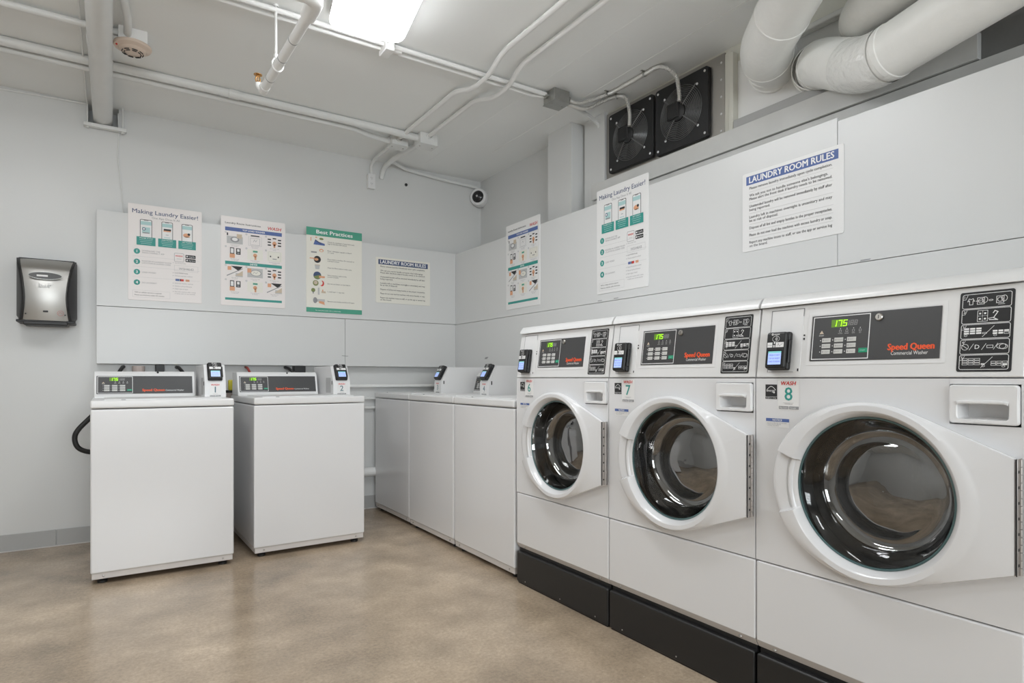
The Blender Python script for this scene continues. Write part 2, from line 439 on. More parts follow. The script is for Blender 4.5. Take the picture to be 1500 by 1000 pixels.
# frame of the duct opening
b = MB(); b.box((2.66, 2.01, 2.30), (WX, 2.035, 2.70), 'cream', .003); b.box((2.68, 2.038, 2.275), (WX, 2.075, 2.72), 'cream', .003)
b.box((2.70, .95, 2.66), (WX, 3.06, CEIL), 'cream', .003)
struct(b.build('trim_10'), 'cream wooden frame around the duct opening')
b = MB(); b.box((2.70, .93, 2.30), (WX, 2.01, 2.66), 'pipe_white', .001)
struct(b.build('trim_11'), 'white board the ducts pass through')
b = MB(); b.box((2.63, -3.1, 2.172), (WX, .93, CEIL), 'dark_wall', .002); struct(b.build('trim_12'), 'rough dark grey wall by the ducts')
b = MB(); b.box((2.425, BY, CEIL-.0025), (2.429, 4.0, CEIL+.001), 'pipe_white'); b.box((2.10, BY, CEIL-.0012), (2.103, 4.5, CEIL+.001), 'ceiling')
struct(b.build('trim_13', smooth=False), 'thin pale joint in the ceiling near the right wall')
# added window, out of view behind the camera, only to brighten the room
b = MB()
for x0, x1, z0, z1 in ((-1.5, 1.3, .85, .90), (-1.5, 1.3, 2.30, 2.35), (-1.5, -1.45, .9, 2.3), (1.25, 1.3, .9, 2.3), (-.125, -.075, .9, 2.3)): b.box((x0, BY-.11, z0), (x1, BY-.05, z1), 'fixture', .004)
wn = struct(b.build('fill_window_1'), 'white framed window added out of view behind the camera for fill light')
for x0, x1 in ((-1.45, -.125), (-.075, 1.25)):
    b = MB(); b.box((x0, BY-.083, .90), (x1, BY-.077, 2.30), 'fill_window_glass'); q = b.build('pane', wn); q.location = -wn.location
la = bpy.data.lights.new('rear_fill_light', 'AREA'); la.shape = 'RECTANGLE'; la.size = 2.7; la.size_y = 1.4; la.energy = REAR_FILL; la.color = (.93, .97, 1.0)  # added fill lamp just outside the added window, lifts overall brightness
lo = bpy.data.objects.new('rear_fill_light', la); COL.objects.link(lo); lo.location = (-.1, BY-.2, 1.6); lo.rotation_euler = (R(90), 0, 0)
# baseboard
b = MB()
for x0, x1 in ((LX, -.288), (-.286, WX)): b.box((x0, WY-.008, 0.004), (x1, WY, .102), 'base_grey', .003)
b.box((LX, WY-.018, 0), (WX, WY, .006), 'strip', .002)
struct(b.build('baseboard_back'), 'grey rubber baseboard of the back wall')
# scuffs on the board joints
b = MB(); fr = Frame((PX, 0, 0), (0, -1, 0), (0, 0, 1), (-1, 0, 0))
for y, z in ((2.63, 1.487), (1.235, 1.483), (2.77, 1.487)): b.poly(fr, [(-y-.02, z-.002), (-y+.018, z-.001), (-y+.021, z+.003), (-y-.017, z+.003)], .0008, 'ink_grey')
b.poly(fr, [(-4.12, 1.175), (-4.10, 1.19), (-4.06, 1.19), (-4.08, 1.175)], .0008, 'ink_grey')
fr = FRONT(PY)
b.poly(fr, [(1.455, 1.195), (1.50, 1.192), (1.51, 1.196), (1.46, 1.199)], .0008, 'ink_grey')
struct(b.build('trim_14', smooth=False), 'dark scuff marks on the wall boards')

# ------------------------------------------------------------------ lights
def ceiling_light(x, y, label, rz=R(-9.5)):
    t = thing('ceiling_light', label, 'ceiling light', (x, y, CEIL), rz, 'ceiling lights')
    b = MB(); b.prism(rrect(-.165, -.60, .165, .60, .03), Frame((0, 0, 0), (1, 0, 0), (0, -1, 0), (0, 0, -1)), 0, .03, 'fixture', .004); b.build('housing', t)
    dn = Frame((0, 0, 0), (1, 0, 0), (0, -1, 0), (0, 0, -1))
    b = MB(); b.prism(rrect(-.178, -.615, .178, .615, .06, 6), dn, .026, .054, 'fixture'); b.build('diffuser_rim', t)
    b = MB(); b.prism(rrect(-.178, -.615, .178, .615, .06, 6), dn, .054, .085, 'diffuser', .028, 4); b.build('diffuser', t)
    return t
ceiling_light(.925, 2.26, 'bright white wraparound ceiling light above the room centre, its far end in view')
ceiling_light(-.62, 2.30, 'white wraparound ceiling light out of frame over the left side')
ceiling_light(-1.0, -1.1, 'white wraparound ceiling light behind the camera')  # added unseen fixture, there only to raise the general brightness

# ------------------------------------------------------------------ pipes and conduits
def pipe(name, path, r, m, label, cat, group=None, fil=0.0, n=16, straps=()):
    p = fillet(path, fil) if fil else [Vector(q) for q in path]
    b = MB(); b.tube(p, r, m, n)
    o = b.build(name); tag(o, label, cat, group)
    return o
CG = 'painted conduits on the ceiling'
o = pipe('drain_pipe', [(-.053, -2.9, 2.68), (-.050, 4.78, 2.672)], .0525, 'pipe', 'thick grey pipe running under the ceiling into a notch in the back wall', 'pipe', n=32)
for y in (2.05, 3.62):
    b = MB(); b.lathe([(.052, -.03), (.0552, -.028), (.0552, .028), (.052, .03)], Frame((-.052, y, 2.677), (1, 0, 0), (0, 0, 1), (0, -1, 0)), 'pipe', 32)
    c = b.build('coupling', o); c.location = -o.location
pipe('conduit', [(LX+.002, 3.576, 2.722), (.03, 3.576, 2.722)], .016, 'pipe', 'thin grey ceiling conduit ending at the smoke detector box', 'conduit', CG)
cp = pipe('conduit', [(LX+.002, 3.985, 2.726), (1.60, 3.985, 2.726), (1.81, 3.985, 2.72)], .024, 'pipe', 'thickest grey ceiling conduit, passing behind the big pipe to the larger junction box', 'conduit', CG, .06)
b = MB(); b.lathe([(.024, -.03), (.027, -.029), (.027, .029), (.024, .03)], Frame((.61, 3.985, 2.726), (0, 1, 0), (0, 0, 1), (1, 0, 0)), 'pipe', 24); c = b.build('coupling', cp); c.location = -cp.location
pipe('conduit', [(LX+.002, 4.05, 2.712), (1.36, 4.05, 2.712), (1.50, 4.11, 2.712), (1.66, 4.14, 2.715)], .018, 'pipe', 'slim grey conduit hugging the far side of the thickest ceiling conduit', 'conduit', CG, .08)
pipe('conduit', [(LX+.002, 2.968, 2.728), (2.19, 2.968, 2.728)], .0125, 'pipe_white', 'pale conduit nearer the camera of the pair running past the light', 'conduit', CG)
pipe('conduit', [(LX+.002, 3.018, 2.728), (2.10, 3.018, 2.728), (2.19, 2.99, 2.728)], .0125, 'pipe_white', 'pale conduit farther from the camera of the pair running past the light', 'conduit', CG)
pipe('conduit', [(1.705, -2.5, 2.728), (1.705, 2.70, 2.728), (1.735, 2.90, 2.69), (1.735, 3.09, 2.69), (1.705, 3.22, 2.728), (1.705, 4.09, 2.728)], .0135, 'pipe_white', 'pale conduit humping over the pair and ending at the smaller junction box', 'conduit', CG, .07)
pipe('conduit', [(1.86, -2.5, 2.728), (1.86, 2.76, 2.728), (1.895, 2.94, 2.69), (1.895, 3.12, 2.69), (1.86, 3.26, 2.728), (1.865, 3.935, 2.728)], .0135, 'pipe_white', 'pale conduit humping over the pair and ending at the larger junction box', 'conduit', CG, .07)
pipe('conduit', [(1.705, 4.18, 2.72), (1.70, 4.56, 2.72), (1.705, 4.652, 2.69), (1.71, 4.655, 2.63)], .0125, 'pipe', 'short grey conduit bending down the back wall to the outlet box', 'conduit', CG, .09)
pipe('conduit', [(1.86, 4.03, 2.715), (1.815, 4.45, 2.715), (1.80, 4.62, 2.69), (1.795, 4.66, 2.615)], .019, 'pipe', 'thick grey conduit bending from the larger junction box into the back wall', 'conduit', CG, .1)
pipe('conduit', [(1.82, 4.53, 2.725), (2.0, 4.645, 2.72), (2.36, 4.648, 2.695), (2.60, 4.648, 2.688), (2.668, 4.645, 2.685), (2.672, 4.64, 2.64)], .0125, 'pipe', 'grey conduit along the top of the back wall to the security camera', 'conduit', CG, .05)
pipe('conduit', [(2.30, 2.972, 2.722), (2.52, 3.02, 2.722), (2.692, 3.063, 2.69), (2.698, 3.065, 2.55), (2.698, 3.065, 2.058)], .0125, 'pipe', 'grey conduit curving from the metal box down the wall beside the fans', 'conduit', CG, .12)

def jbox(x0, y0, x1, y1, z0, m, label, knobs=()):
    t = thing('junction_box', label, 'junction box', ((x0+x1)/2, (y0+y1)/2, CEIL), 0, 'ceiling junction boxes')
    w, d, h = (x1-x0)/2, (y1-y0)/2, CEIL-z0
    b = MB(); b.box((-w, -d, -h), (w, d, 0), m, .004); b.build('box', t)
    b = MB(); b.box((-w-.004, -d-.004, -h-.003), (w+.004, d+.004, -h), m, .001)
    fr = Frame((0, 0, -h-.003), (1, 0, 0), (0, -1, 0), (0, 0, -1))
    for u in (-w*.7, w*.7): b.screw(fr, u, 0, .005, .003)
    b.build('cover', t)
    for (x, y, z, dx, dy) in knobs:
        b = MB(); b.lathe([(.012, 0), (.018, .001), (.018, .012), (.014, .014), (.014, .024)], Frame((x-(x0+x1)/2, y-(y0+y1)/2, z-CEIL), (dy, -dx, 0), (0, 0, 1), (dx, dy, 0)), m, 14); b.build('connector', t)
    return t
jbox(1.655, 4.085, 1.775, 4.185, 2.685, 'pipe', 'smaller grey junction box where a conduit turns toward the outlet', [(1.705, 4.085, 2.72, 0, -1), (1.655, 4.13, 2.72, -1, 0)])
jbox(1.80, 3.93, 1.935, 4.04, 2.672, 'pipe', 'larger grey junction box beside the smaller one near the back wall', [(1.865, 3.93, 2.724, 0, -1)])
jbox(2.19, 2.90, 2.305, 3.01, 2.678, 'galv', 'bare metal junction box feeding the two fan conduits', [(2.19, 2.97, 2.726, -1, 0), (2.305, 2.972, 2.722, 1, 0), (2.305, 2.935, 2.722, 1, 0)])
b = MB(); fr = Frame((1.2, 2.985, 2.726), (0, 1, 0), (0, 0, 1), (1, 0, 0))
b.box((1.155, 2.935, 2.69), (1.205, 3.035, CEIL), 'pipe_white', .006); b.lathe([(.018, 0), (.018, .05)], fr.at(0, 0, -.0), 'pipe_white', 14, (True, True)); b.lathe([(.02, 0), (.02, .012)], fr.at(0, 0, .045), 'pipe_white', 6, (True, True))
tag(b.build('conduit_fitting'), 'small white conduit fitting under the far edge of the ceiling light', 'conduit fitting')

# flexible metal conduits
def flex(path, label):
    p = catmull(path, 26)
    # resample evenly
    L = [0.0]
    for a, c in zip(p, p[1:]): L.append(L[-1]+(c-a).length)
    q = []; k = 0; s = 0.0; step = .0042
    while s < L[-1]:
        while L[k+1] < s: k += 1
        q.append(p[k].lerp(p[k+1], (s-L[k])/max(1e-9, L[k+1]-L[k]))); s += step
    b = MB(); b.tube(q, lambda i: .0128 if i % 2 else .0088, 'flex', 10)
    return tag(b.build('flexible_conduit', angle=80), label, 'flexible conduit', 'ribbed fan conduits')
f1 = flex([(2.30, 2.936, 2.722), (2.407, 2.926, 2.716), (2.498, 2.779, 2.735), (2.506, 2.60, 2.735), (2.506, 2.477, 2.735), (2.517, 2.37, 2.733), (2.58, 2.322, 2.684), (2.632, 2.340, 2.60), (2.638, 2.347, 2.563)], 'ribbed metal conduit looping over to the right fan')
f2 = flex([(2.29, 2.95, 2.70), (2.36, 2.955, 2.70), (2.475, 2.943, 2.705), (2.53, 2.85, 2.73), (2.566, 2.764, 2.735), (2.612, 2.74, 2.725), (2.636, 2.734, 2.645), (2.638, 2.736, 2.56)], 'ribbed metal conduit dropping to the left fan')
def strap(par, x, y, z):
    b = MB(); b.lathe([(.0145, -.006), (.0145, .006)], Frame((x, y, z), (1, 0, 0), (0, 0, 1), (0, -1, 0)), 'galv', 12); b.box((x-.03, y-.006, CEIL-.003), (x+.02, y+.006, CEIL), 'galv')
    o = b.build('clamp', par); o.location = -par.location
strap(f1, 2.498, 2.77, 2.735); strap(f1, 2.506, 2.477, 2.735); strap(f2, 2.566, 2.766, 2.735)

# outlet, camera, small plug on the back wall
t = thing('wall_outlet', 'small white electrical outlet box high on the back wall', 'outlet', (1.704, WY, 2.515))
b = MB(); b.box((-.027, -.04, 0), (.027, 0, .112), 'pipe_white', .003); b.build('box', t)
b = MB(); b.box((-.029, -.044, -.002), (.029, -.04, .114), 'white_plastic', .0015); b.build('cover', t)
for z in (.034, .078):
    b = MB(); fr = FRONT(-.044); b.prism(circ(0, z, .015, 16, .013), fr, 0, .0015, 'white_plastic')
    b.rect(fr, -.007, z, -.005, z+.008, .002, 'ink_black'); b.rect(fr, .005, z, .007, z+.007, .002, 'ink_black'); b.disc(fr, 0, z-.006, .0022, .002, 'ink_black', 8)
    b.build('socket', t, smooth=False)
b = MB(); b.lathe([(.012, 0), (.012, .006), (.006, .009), (0.0001, .01)], FRONT(WY, 2.01, 2.605), 'black', 16); tag(b.build('wall_plug'), 'small black plug in the back wall right of the outlet', 'wall plug')
t = thing('security_camera', 'small round white security camera with a black lens in the ceiling corner', 'security camera', (2.668, 4.62, 2.59))
fr = Frame((0, -.01, .0), (.62, -.78, 0), (0, 0, 1), (-.78, -.62, 0))
b = MB(); b.lathe([(.03, -.045), (.072, -.042), (.077, -.03), (.077, .022), (.070, .036), (.052, .038)], fr, 'white_plastic', 32, (True, False)); b.build('housing', t)
b = MB(); b.lathe([(.052, .038), (.049, .044), (.034, .054), (.016, .060), (.0001, .061)], fr, 'black_gloss', 32); b.build('lens', t)
b = MB(); b.lathe([(.0, .0), (.009, 0), (.009, .003), (0.0001, .004)], fr.at(0, 0, .060), 'ink_pale', 14); b.build('emitter', t)

# smoke detector
t = thing('smoke_detector', 'cream round smoke detector on a square white box under the ceiling', 'smoke detector', (.085, 3.60, CEIL))
b = MB(); b.box((-.062, -.055, -.062), (.062, .055, 0), 'pipe_white', .003); b.build('back_box', t)
dn = Frame((0, 0, -.062), (1, 0, 0), (0, -1, 0), (0, 0, -1))
b = MB(); b.lathe([(.03, 0), (.082, 0), (.084, .006), (.080, .014), (.060, .022)], dn, 'cream_plastic', 40); b.build('base', t)
b = MB(); b.lathe([(.060, .020), (.055, .030), (.040, .038), (.0001, .041)], dn, 'cream_plastic', 40); b.build('head', t)
b = MB()
for a0 in (20, 65, 110, 155, 200, 245, 290, 335):
    for rr, w in ((.046, .0365), (.036, .0395)):
        pts = [dn(rr*math.cos(R(a0+k*6)), rr*math.sin(R(a0+k*6)), w+.001) for k in range(6)]; b.tube(pts, .0022, 'ink_black', 6)
b.build('vent', t)
b = MB(); b.lathe([(.004, .018), (.004, .023), (.0001, .024)], dn.at(-.068, .02), 'ink_red', 10); b.build('indicator', t)
pipe('conduit', [(.02, -2.2, 2.722), (.02, 3.05, 2.722), (.062, 3.42, 2.722), (.062, 3.56, 2.715)], .017, 'pipe', 'grey conduit beside the big pipe dropping onto the smoke detector box', 'conduit', CG, .1)

# sprinkler branch
o = pipe('sprinkler_pipe', [(-2.85, 2.36, 2.48), (.62, 2.36, 2.475), (.657, 2.40, 2.472), (.632, 3.25, 2.468)], .021, 'pipe_white', 'white sprinkler pipe hanging below the ceiling with a brass head at its end', 'sprinkler pipe', None, .04, 24)
def onto(par, b, name):
    c = b.build(name, par); c.location = -par.location; return c
AX = Vector((-.025, .85, -.004)).normalized()
def onpipe(y): k = (y-2.40)/.85; return Vector((.657-.025*k, y, 2.472-.004*k))
PF = lambda y: Frame(onpipe(y), AX.cross(Vector((0, 0, 1))), (0, 0, 1), AX)
b = MB(); b.lathe([(.021, -.05), (.0235, -.048), (.0235, .004), (.021, .008), (.0001, .009)], PF(3.25), 'pipe_white', 24); onto(o, b, 'end_cap')
b = MB(); b.tube(fillet([(.56, 2.36, 2.475), (.655, 2.36, 2.474), (.654, 2.49, 2.472)], .07), .031, 'pipe_white', 24); onto(o, b, 'elbow')
for y in (2.70, 2.88, 3.10):
    b = MB(); b.lathe([(.0205, 0), (.0216, .0), (.0216, .005), (.0205, .006)], PF(y), 'ink_grey', 24); onto(o, b, 'joint_mark')
b = MB(); b.tube(fillet([(.634, 3.235, 2.468), (.608, 3.235, 2.468), (.605, 3.235, 2.492)], .02), .0135, 'pipe_white', 14); onto(o, b, 'riser')
b = MB(); fr = Frame((.605, 3.235, 2.490), (1, 0, 0), (0, 1, 0), (0, 0, 1))
b.lathe([(.009, 0), (.011, .004), (.009, .008)], fr, 'brass', 12, (True, True))
for sx in (-1, 1): b.tube([fr(sx*.008, 0, .006), fr(sx*.011, 0, .020), fr(sx*.004, 0, .038)], .003, 'brass', 8)
b.tube([fr(0, 0, .006), fr(0, 0, .04)], .0025, 'brass', 8); b.lathe([(.0001, .038), (.020, .040), (.020, .0425), (.0001, .044)], fr, 'brass', 16); onto(o, b, 'sprinkler_head')
hy = 2.965; hp = onpipe(hy)
b = MB(); b.tube([(.632, hy, 2.515), (.632, hy, CEIL-.004)], .0062, 'pipe_white', 10); b.lathe([(.014, 0), (.011, .012)], Frame((.632, hy, CEIL-.012), (1, 0, 0), (0, 1, 0), (0, 0, 1)), 'pipe_white', 10)
b.tube([(hp.x-.0245*math.sin(a), hy, hp.z+.006+.031*math.cos(a)) for a in [2*PI*k/28 for k in range(28)]], .0035, 'pipe_white', 8, closed=True)
b.lathe([(.010, 0), (.010, .018)], Frame((.633, hy, 2.503), (1, 0, 0), (0, 1, 0), (0, 0, 1)), 'pipe_white', 6, (True, True)); onto(o, b, 'hanger_rod')

# pipe hanger and cables at the notch
t = thing('pipe_hanger', 'grey metal bar carrying the big pipe in front of the wall notch', 'pipe hanger', (-.045, WY-.03, 2.606))
b = MB(); b.box((-.105, -.02, -.011), (.12, .02, .011), 'pipe', .003); b.build('bar', t)
for x in (-.085, .10):
    b = MB(); b.tube([(x, 0, -.02), (x, 0, CEIL-2.606)], .0045, 'pipe', 8); b.lathe([(.010, -.019), (.010, -.010)], Frame((x, 0, 0), (1, 0, 0), (0, 1, 0), (0, 0, 1)), 'pipe', 6, (True, True)); b.build('rod', t)
pipe('cable', catmull([(-2.85, WY-.006, 2.742), (-1.2, WY-.006, 2.74), (-.6, WY-.006, 2.728), (-.35, WY-.006, 2.735), (-.13, WY-.006, 2.74)], 6), .004, 'pipe_white', 'thin white cable tacked along the ceiling line left of the big pipe', 'cable', n=6)
pipe('cable', catmull([(.03, WY-.006, 2.72), (.035, WY-.006, 2.60), (.03, WY-.006, 2.45), (.045, WY-.006, 2.28), (.06, WY-.006, 2.09)], 6), .0035, 'pipe', 'thin grey cable dropping down the back wall to the board', 'cable', n=6)
pipe('cable', [(-.125, -2.0, 2.735), (-.125, 2.4, 2.735), (-.132, 4.63, 2.735)], .0045, 'pipe_white', 'thin white cable running along the left side of the big pipe', 'cable', n=6)
# ------------------------------------------------------------------ ducts
def duct(path, r, label, bands, elbow, wrap=None):
    p = fillet(path, elbow[1], 10); b = MB(); b.tube(p, r, 'duct', 40)
    o = b.build('ventilation_duct', angle=60); tag(o, label, 'duct', 'painted round ducts')
    for i, (k, w) in enumerate(bands):          # overlapping rolled joints
        a, c = p[k], p[k+1]; d = (c-a).normalized(); up = Vector((0, 0, 1)); rr = d.cross(up).normalized(); u2 = rr.cross(d)
        b = MB(); b.lathe([(r-.001, -w), (r+.003, -w+.004), (r+.003, w-.004), (r-.001, w)], Frame(a, rr, u2, d), 'foil' if w > .02 else 'duct', 40)
        q = b.build('joint_band', o); q.location = -o.location
    if wrap:                                     # crinkled tape wound round the elbow
        b = MB(); b.tube(p[wrap[0]:wrap[1]], lambda i: r+.0035, 'foil', 48, caps=False); q = b.build('tape_wrap', o, angle=60); q.location = -o.location
    return o
def collar(o, c, r, d):
    b = MB(); d = Vector(d).normalized(); rr = d.cross(Vector((0, 0, 1))).normalized()
    b.lathe([(r, 0), (r+.012, 0), (r+.012, .012), (r+.006, .016), (r+.004, .06), (r-.001, .062)], Frame(c, rr, rr.cross(d), d), 'duct', 40)
    q = b.build('wall_collar', o); q.location = -o.location
d1 = duct([(2.72, 1.80, 2.545), (2.50, 1.73, 2.52), (2.285, 1.457, 2.55), (1.30, .25, 2.58)], .113, 'fat round duct on the left of the three, sloping toward the camera', [(3, .012), (14, .012)], (0, .15))
collar(d1, (2.70, 1.80, 2.545), .116, (-1, -.3, 0))
d2 = duct([(2.72, 1.585, 2.44), (2.58, 1.50, 2.40), (2.455, 1.24, 2.235), (2.31, .74, 2.262), (1.85, -.9, 2.36)], .100, 'lowest round duct with a crinkled foil-taped elbow', [(4, .012), (12, .012), (22, .014)], (0, .11), (12, 22))
collar(d2, (2.70, 1.585, 2.44), .097, (-1, -.4, -.2))
d3 = duct([(2.72, 1.36, 2.535), (2.52, 1.30, 2.485), (2.36, .90, 2.482), (1.70, -.9, 2.54)], .092, 'upper round duct tucked behind the foil-taped one', [(3, .012), (13, .012)], (0, .13))
collar(d3, (2.70, 1.36, 2.53), .10, (-1, -.3, 0))
b = MB(); b.box((2.655, 1.15, 2.615), (2.70, 1.78, 2.64), 'foil', .006); tag(b.build('foil_tape'), 'crinkled silver foil tape strip above the duct collars', 'foil tape')

# ------------------------------------------------------------------ exhaust fans (wall frame: u to the right = -Y)
FW = Frame((2.69, 0, 0), (0, -1, 0), (0, 0, 1), (-1, 0, 0))
b = MB(); b.fbox(FW, -3.036, 2.298, -.024, -2.083, 2.735, 0, 'steel', .002)
pl = b.build('fan_mounting_plate'); tag(pl, 'wide brushed steel plate carrying the two black fans', 'mounting plate')
for u in (-3.012, -2.105):
    for v in (2.33, 2.42, 2.51, 2.60, 2.69):
        b = MB(); b.screw(FW, u, v, .006, .003, 'white_plastic'); q = b.build('screw', pl); q.location = -pl.location
def fan(u0, v0, u1, v1, label, flip):
    cu, cv = (u0+u1)/2, (v0+v1)/2
    o = FW(cu, cv, 0)
    t = thing('exhaust_fan', label, 'exhaust fan', tuple(o), 0, 'black exhaust fans'); F = Frame((0, 0, 0), (0, -1, 0), (0, 0, 1), (-1, 0, 0))
    w, h = (u1-u0)/2, (v1-v0)/2; r = .148
    b = MB(); holed_plate(b, F, rrect(-w, -h, w, h, .018), (0, 0), r, .001, .022, 'black', .003); b.build('face_plate', t)
    b = MB(); b.lathe([(.150, .0012), (.0001, .0012)], F, 'gap', 40); b.build('backing', t)
    for k in range(5):
        a0 = 2*PI*k/5 + .3; pts = []
        b = MB(); V = []
        for s in range(7):
            rr = .045 + .095*s/6
            for e in (-1, 1):
                an = a0 + e*(.22+.12*s/6); V.append(F(rr*math.cos(an), rr*math.sin(an), .009+e*.0055))
        for s in range(7):
            rr = .045 + .095*s/6
            for e in (-1, 1):
                an = a0 + e*(.22+.12*s/6); V.append(F(rr*math.cos(an), rr*math.sin(an), .0075+e*.0055))
        Fc = []
        for s in range(6):
            i = s*2; Fc += [(i, i+1, i+3, i+2), (14+i, 14+i+2, 14+i+3, 14+i+1), (i, i+2, 14+i+2, 14+i), (i+1, 14+i+1, 14+i+3, i+3)]
        Fc += [(0, 14, 15, 1), (12, 13, 27, 26)]
        b.add(V, Fc, 'panel_dark'); b.build('fan_blade', t)
    b = MB()
    for k in range(11):
        rr = .148 - k*.0094; ww = .024 + .016*(1-(rr/.148)**2)
        b.tube([F(rr*math.cos(2*PI*i/40), rr*math.sin(2*PI*i/40), ww) for i in range(40)], .0021, 'grille_wire', 6, closed=True)
    for a in (48, 138, 228, 318):
        b.tube([F(rr*math.cos(R(a)), rr*math.sin(R(a)), .026 + .016*(1-min(1, rr/.148)**2)) for rr in (.165, .148, .12, .09, .06, .045)], .0032, 'grille_wire', 6)
    b.build('guard_grille', t)
    b = MB(); b.lathe([(.045, .004), (.045, .040), (.038, .046), (.0001, .048)], F, 'black', 28); b.build('motor', t)
    b = MB(); b.fbox(F, -.075, -.028, .036, .012, .062, .052, 'black', .004); b.frame_rect(F, -.068, -.021, .005, .055, .006, .0526, 'black_gloss'); b.build('terminal_box', t)
    for sx in (-1, 1):
        for sy in (-1, 1):
            b = MB(); b.screw(F.at(0, 0, .022), sx*(w-.022), sy*(h-.024), .007, .004, 'white_plastic'); b.build('screw', t)
            a = R(45+ (0 if sx > 0 else 90)*1 if sy > 0 else (315 if sx > 0 else 225)+3)
            b = MB(); b.screw(F.at(0, 0, .022), .165*math.cos(a), .165*math.sin(a), .007, .005, 'white_plastic'); b.build('grille_screw', t)
    return t
fan(-2.957, 2.334, -2.573, 2.706, 'square black exhaust fan farther from the camera, left on the steel plate', 0)
fan(-2.553, 2.322, -2.173, 2.704, 'square black exhaust fan nearer the ducts, right on the steel plate', 1)

# ------------------------------------------------------------------ pipes under the board in the corner
WG = 'white pipes low on the back wall'
pipe('wall_pipe', [(1.30, 4.64, .965), (2.44, 4.64, .965)], .013, 'pipe_white', 'long white pipe along the back wall below the corner board', 'pipe', WG)
pipe('wall_pipe', [(1.30, 4.645, .868), (2.44, 4.645, .868)], .012, 'pipe', 'grey pipe just under the long white pipe on the back wall', 'pipe', WG)
pipe('wall_pipe', [(1.30, 4.645, .795), (2.44, 4.645, .795)], .012, 'pipe', 'second grey pipe below the long white pipe on the back wall', 'pipe', WG)
pipe('wall_pipe', [(1.30, 4.625, .295), (2.44, 4.625, .295)], .036, 'pipe_white', 'thick white pipe low on the back wall in the gap by the corner', 'pipe', WG)
# hoses and valves behind the first two washers
HG = 'water hoses behind the washers'
def hose(path, m, label, r=.011): pipe('water_hose', catmull(path, 8), r, m, label, 'hose', HG, n=10)
hose([(.06, WY, 1.10), (.05, 4.56, 1.09), (.02, 4.50, 1.02), (.0, 4.48, .85), (.01, 4.50, .5)], 'rubber', 'black hose in the gap under the board behind washer 1, left one')
hose([(.36, WY, 1.10), (.37, 4.56, 1.09), (.40, 4.50, 1.02), (.41, 4.48, .85), (.40, 4.5, .5)], 'rubber', 'black hose in the gap under the board behind washer 1, right one')
hose([(.79, WY, 1.105), (.79, 4.57, 1.09), (.80, 4.52, 1.02), (.80, 4.53, .8), (.80, 4.55, .5)], 'hose_red', 'red hose in the gap under the board behind washer 2', .008)
hose([(1.06, WY, 1.105), (1.07, 4.57, 1.09), (1.10, 4.55, 1.03), (1.11, 4.55, .8), (1.10, 4.56, .5)], 'rubber', 'black hose in the gap under the board behind washer 2')
b = MB(); b.box((.235, 4.60, 1.02), (.285, WY+.002, 1.116), 'black', .004); tag(b.build('valve_box'), 'small black box under the board behind washer 1', 'valve box')
b = MB(); b.box((1.11, 4.60, 1.03), (1.19, WY+.002, 1.116), 'black', .004); tag(b.build('valve_box'), 'black box with a loose black hose beside it, under the board behind the second washer', 'valve box')
b = MB(); b.lathe([(.035, 0), (.035, .075)], Frame((.14, 4.60, 1.03), (1, 0, 0), (0, 1, 0), (0, 0, 1)), 'hose_pink', 20, (True, True)); b.box((.12, 4.60, 1.04), (.16, WY+.002, 1.09), 'hose_pink', .004); tag(b.build('pipe_stub'), 'pale pinkish pipe stub under the board behind washer 1', 'pipe')
t = thing('water_valve', 'grey water tap with a yellow-green handle between the first two washers', 'water valve', (.665, 4.52, .70))
b = MB(); b.lathe([(.022, .0), (.022, .20), (.018, .21), (.018, .235)], Frame((0, 0, 0), (1, 0, 0), (0, 1, 0), (0, 0, 1)), 'hose_pink', 18, (True, True)); b.box((-.012, 0, .10), (.012, WY-4.52+.002, .13), 'hose_pink', .003); b.build('body', t)
b = MB(); b.lathe([(.026, .228), (.026, .245)], Frame((0, 0, 0), (1, 0, 0), (0, 1, 0), (0, 0, 1)), 'rubber', 18, (True, True)); b.build('nut', t)
b = MB(); b.box((-.010, -.03, .245), (.030, .012, .315), 'valve_yellow', .008); b.build('handle', t)
o = pipe('drain_hose', catmull([(-.02, 4.40, .90), (-.105, 4.36, .80), (-.165, 4.34, .73), (-.182, 4.34, .68), (-.165, 4.34, .625), (-.11, 4.36, .595), (-.01, 4.42, .585)], 8), .014, 'rubber', 'black hose looping out on the left side of washer 1', 'hose', n=12)

# ------------------------------------------------------------------ paper towel dispenser on the back wall
t = thing('paper_towel_dispenser', 'brushed steel and black paper towel dispenser on the back wall', 'towel dispenser', (-.325, WY, 1.352))
W2, H = .145, .385
def fy(v): return -.235 + .055*(2*(v/H)-1)**2*(1.0) - .0*v    # front bulge is waisted
b = MB()
def side(v):                    # half width of the steel cover: waisted in the middle
    k = v/H; return .094 + .024*(abs(2*k-.75))**1.6
N = 26; rows = []
prof = []
for i in range(N+1):
    v = .012 + (H-.02)*i/N; k = v/H
    y = -.19 - .030*math.sin(PI*min(1, k*1.15)) + (.10*((k-.80)/.2)**2 if k > .80 else 0)
    prof.append((v, y))
V, F = [], []; M_ = 12
for (v, y) in prof:
    s = side(v)
    for j in range(M_+1):
        q = -1+2*j/M_; V.append((q*s, y + .012*q*q, v))
for i in range(N):
    for j in range(M_): F.append((i*(M_+1)+j, i*(M_+1)+j+1, (i+1)*(M_+1)+j+1, (i+1)*(M_+1)+j))
b.add(V, F, 'brushed'); b.build('front_cover', t, angle=60)
fr = FRONT(0)
b = MB()
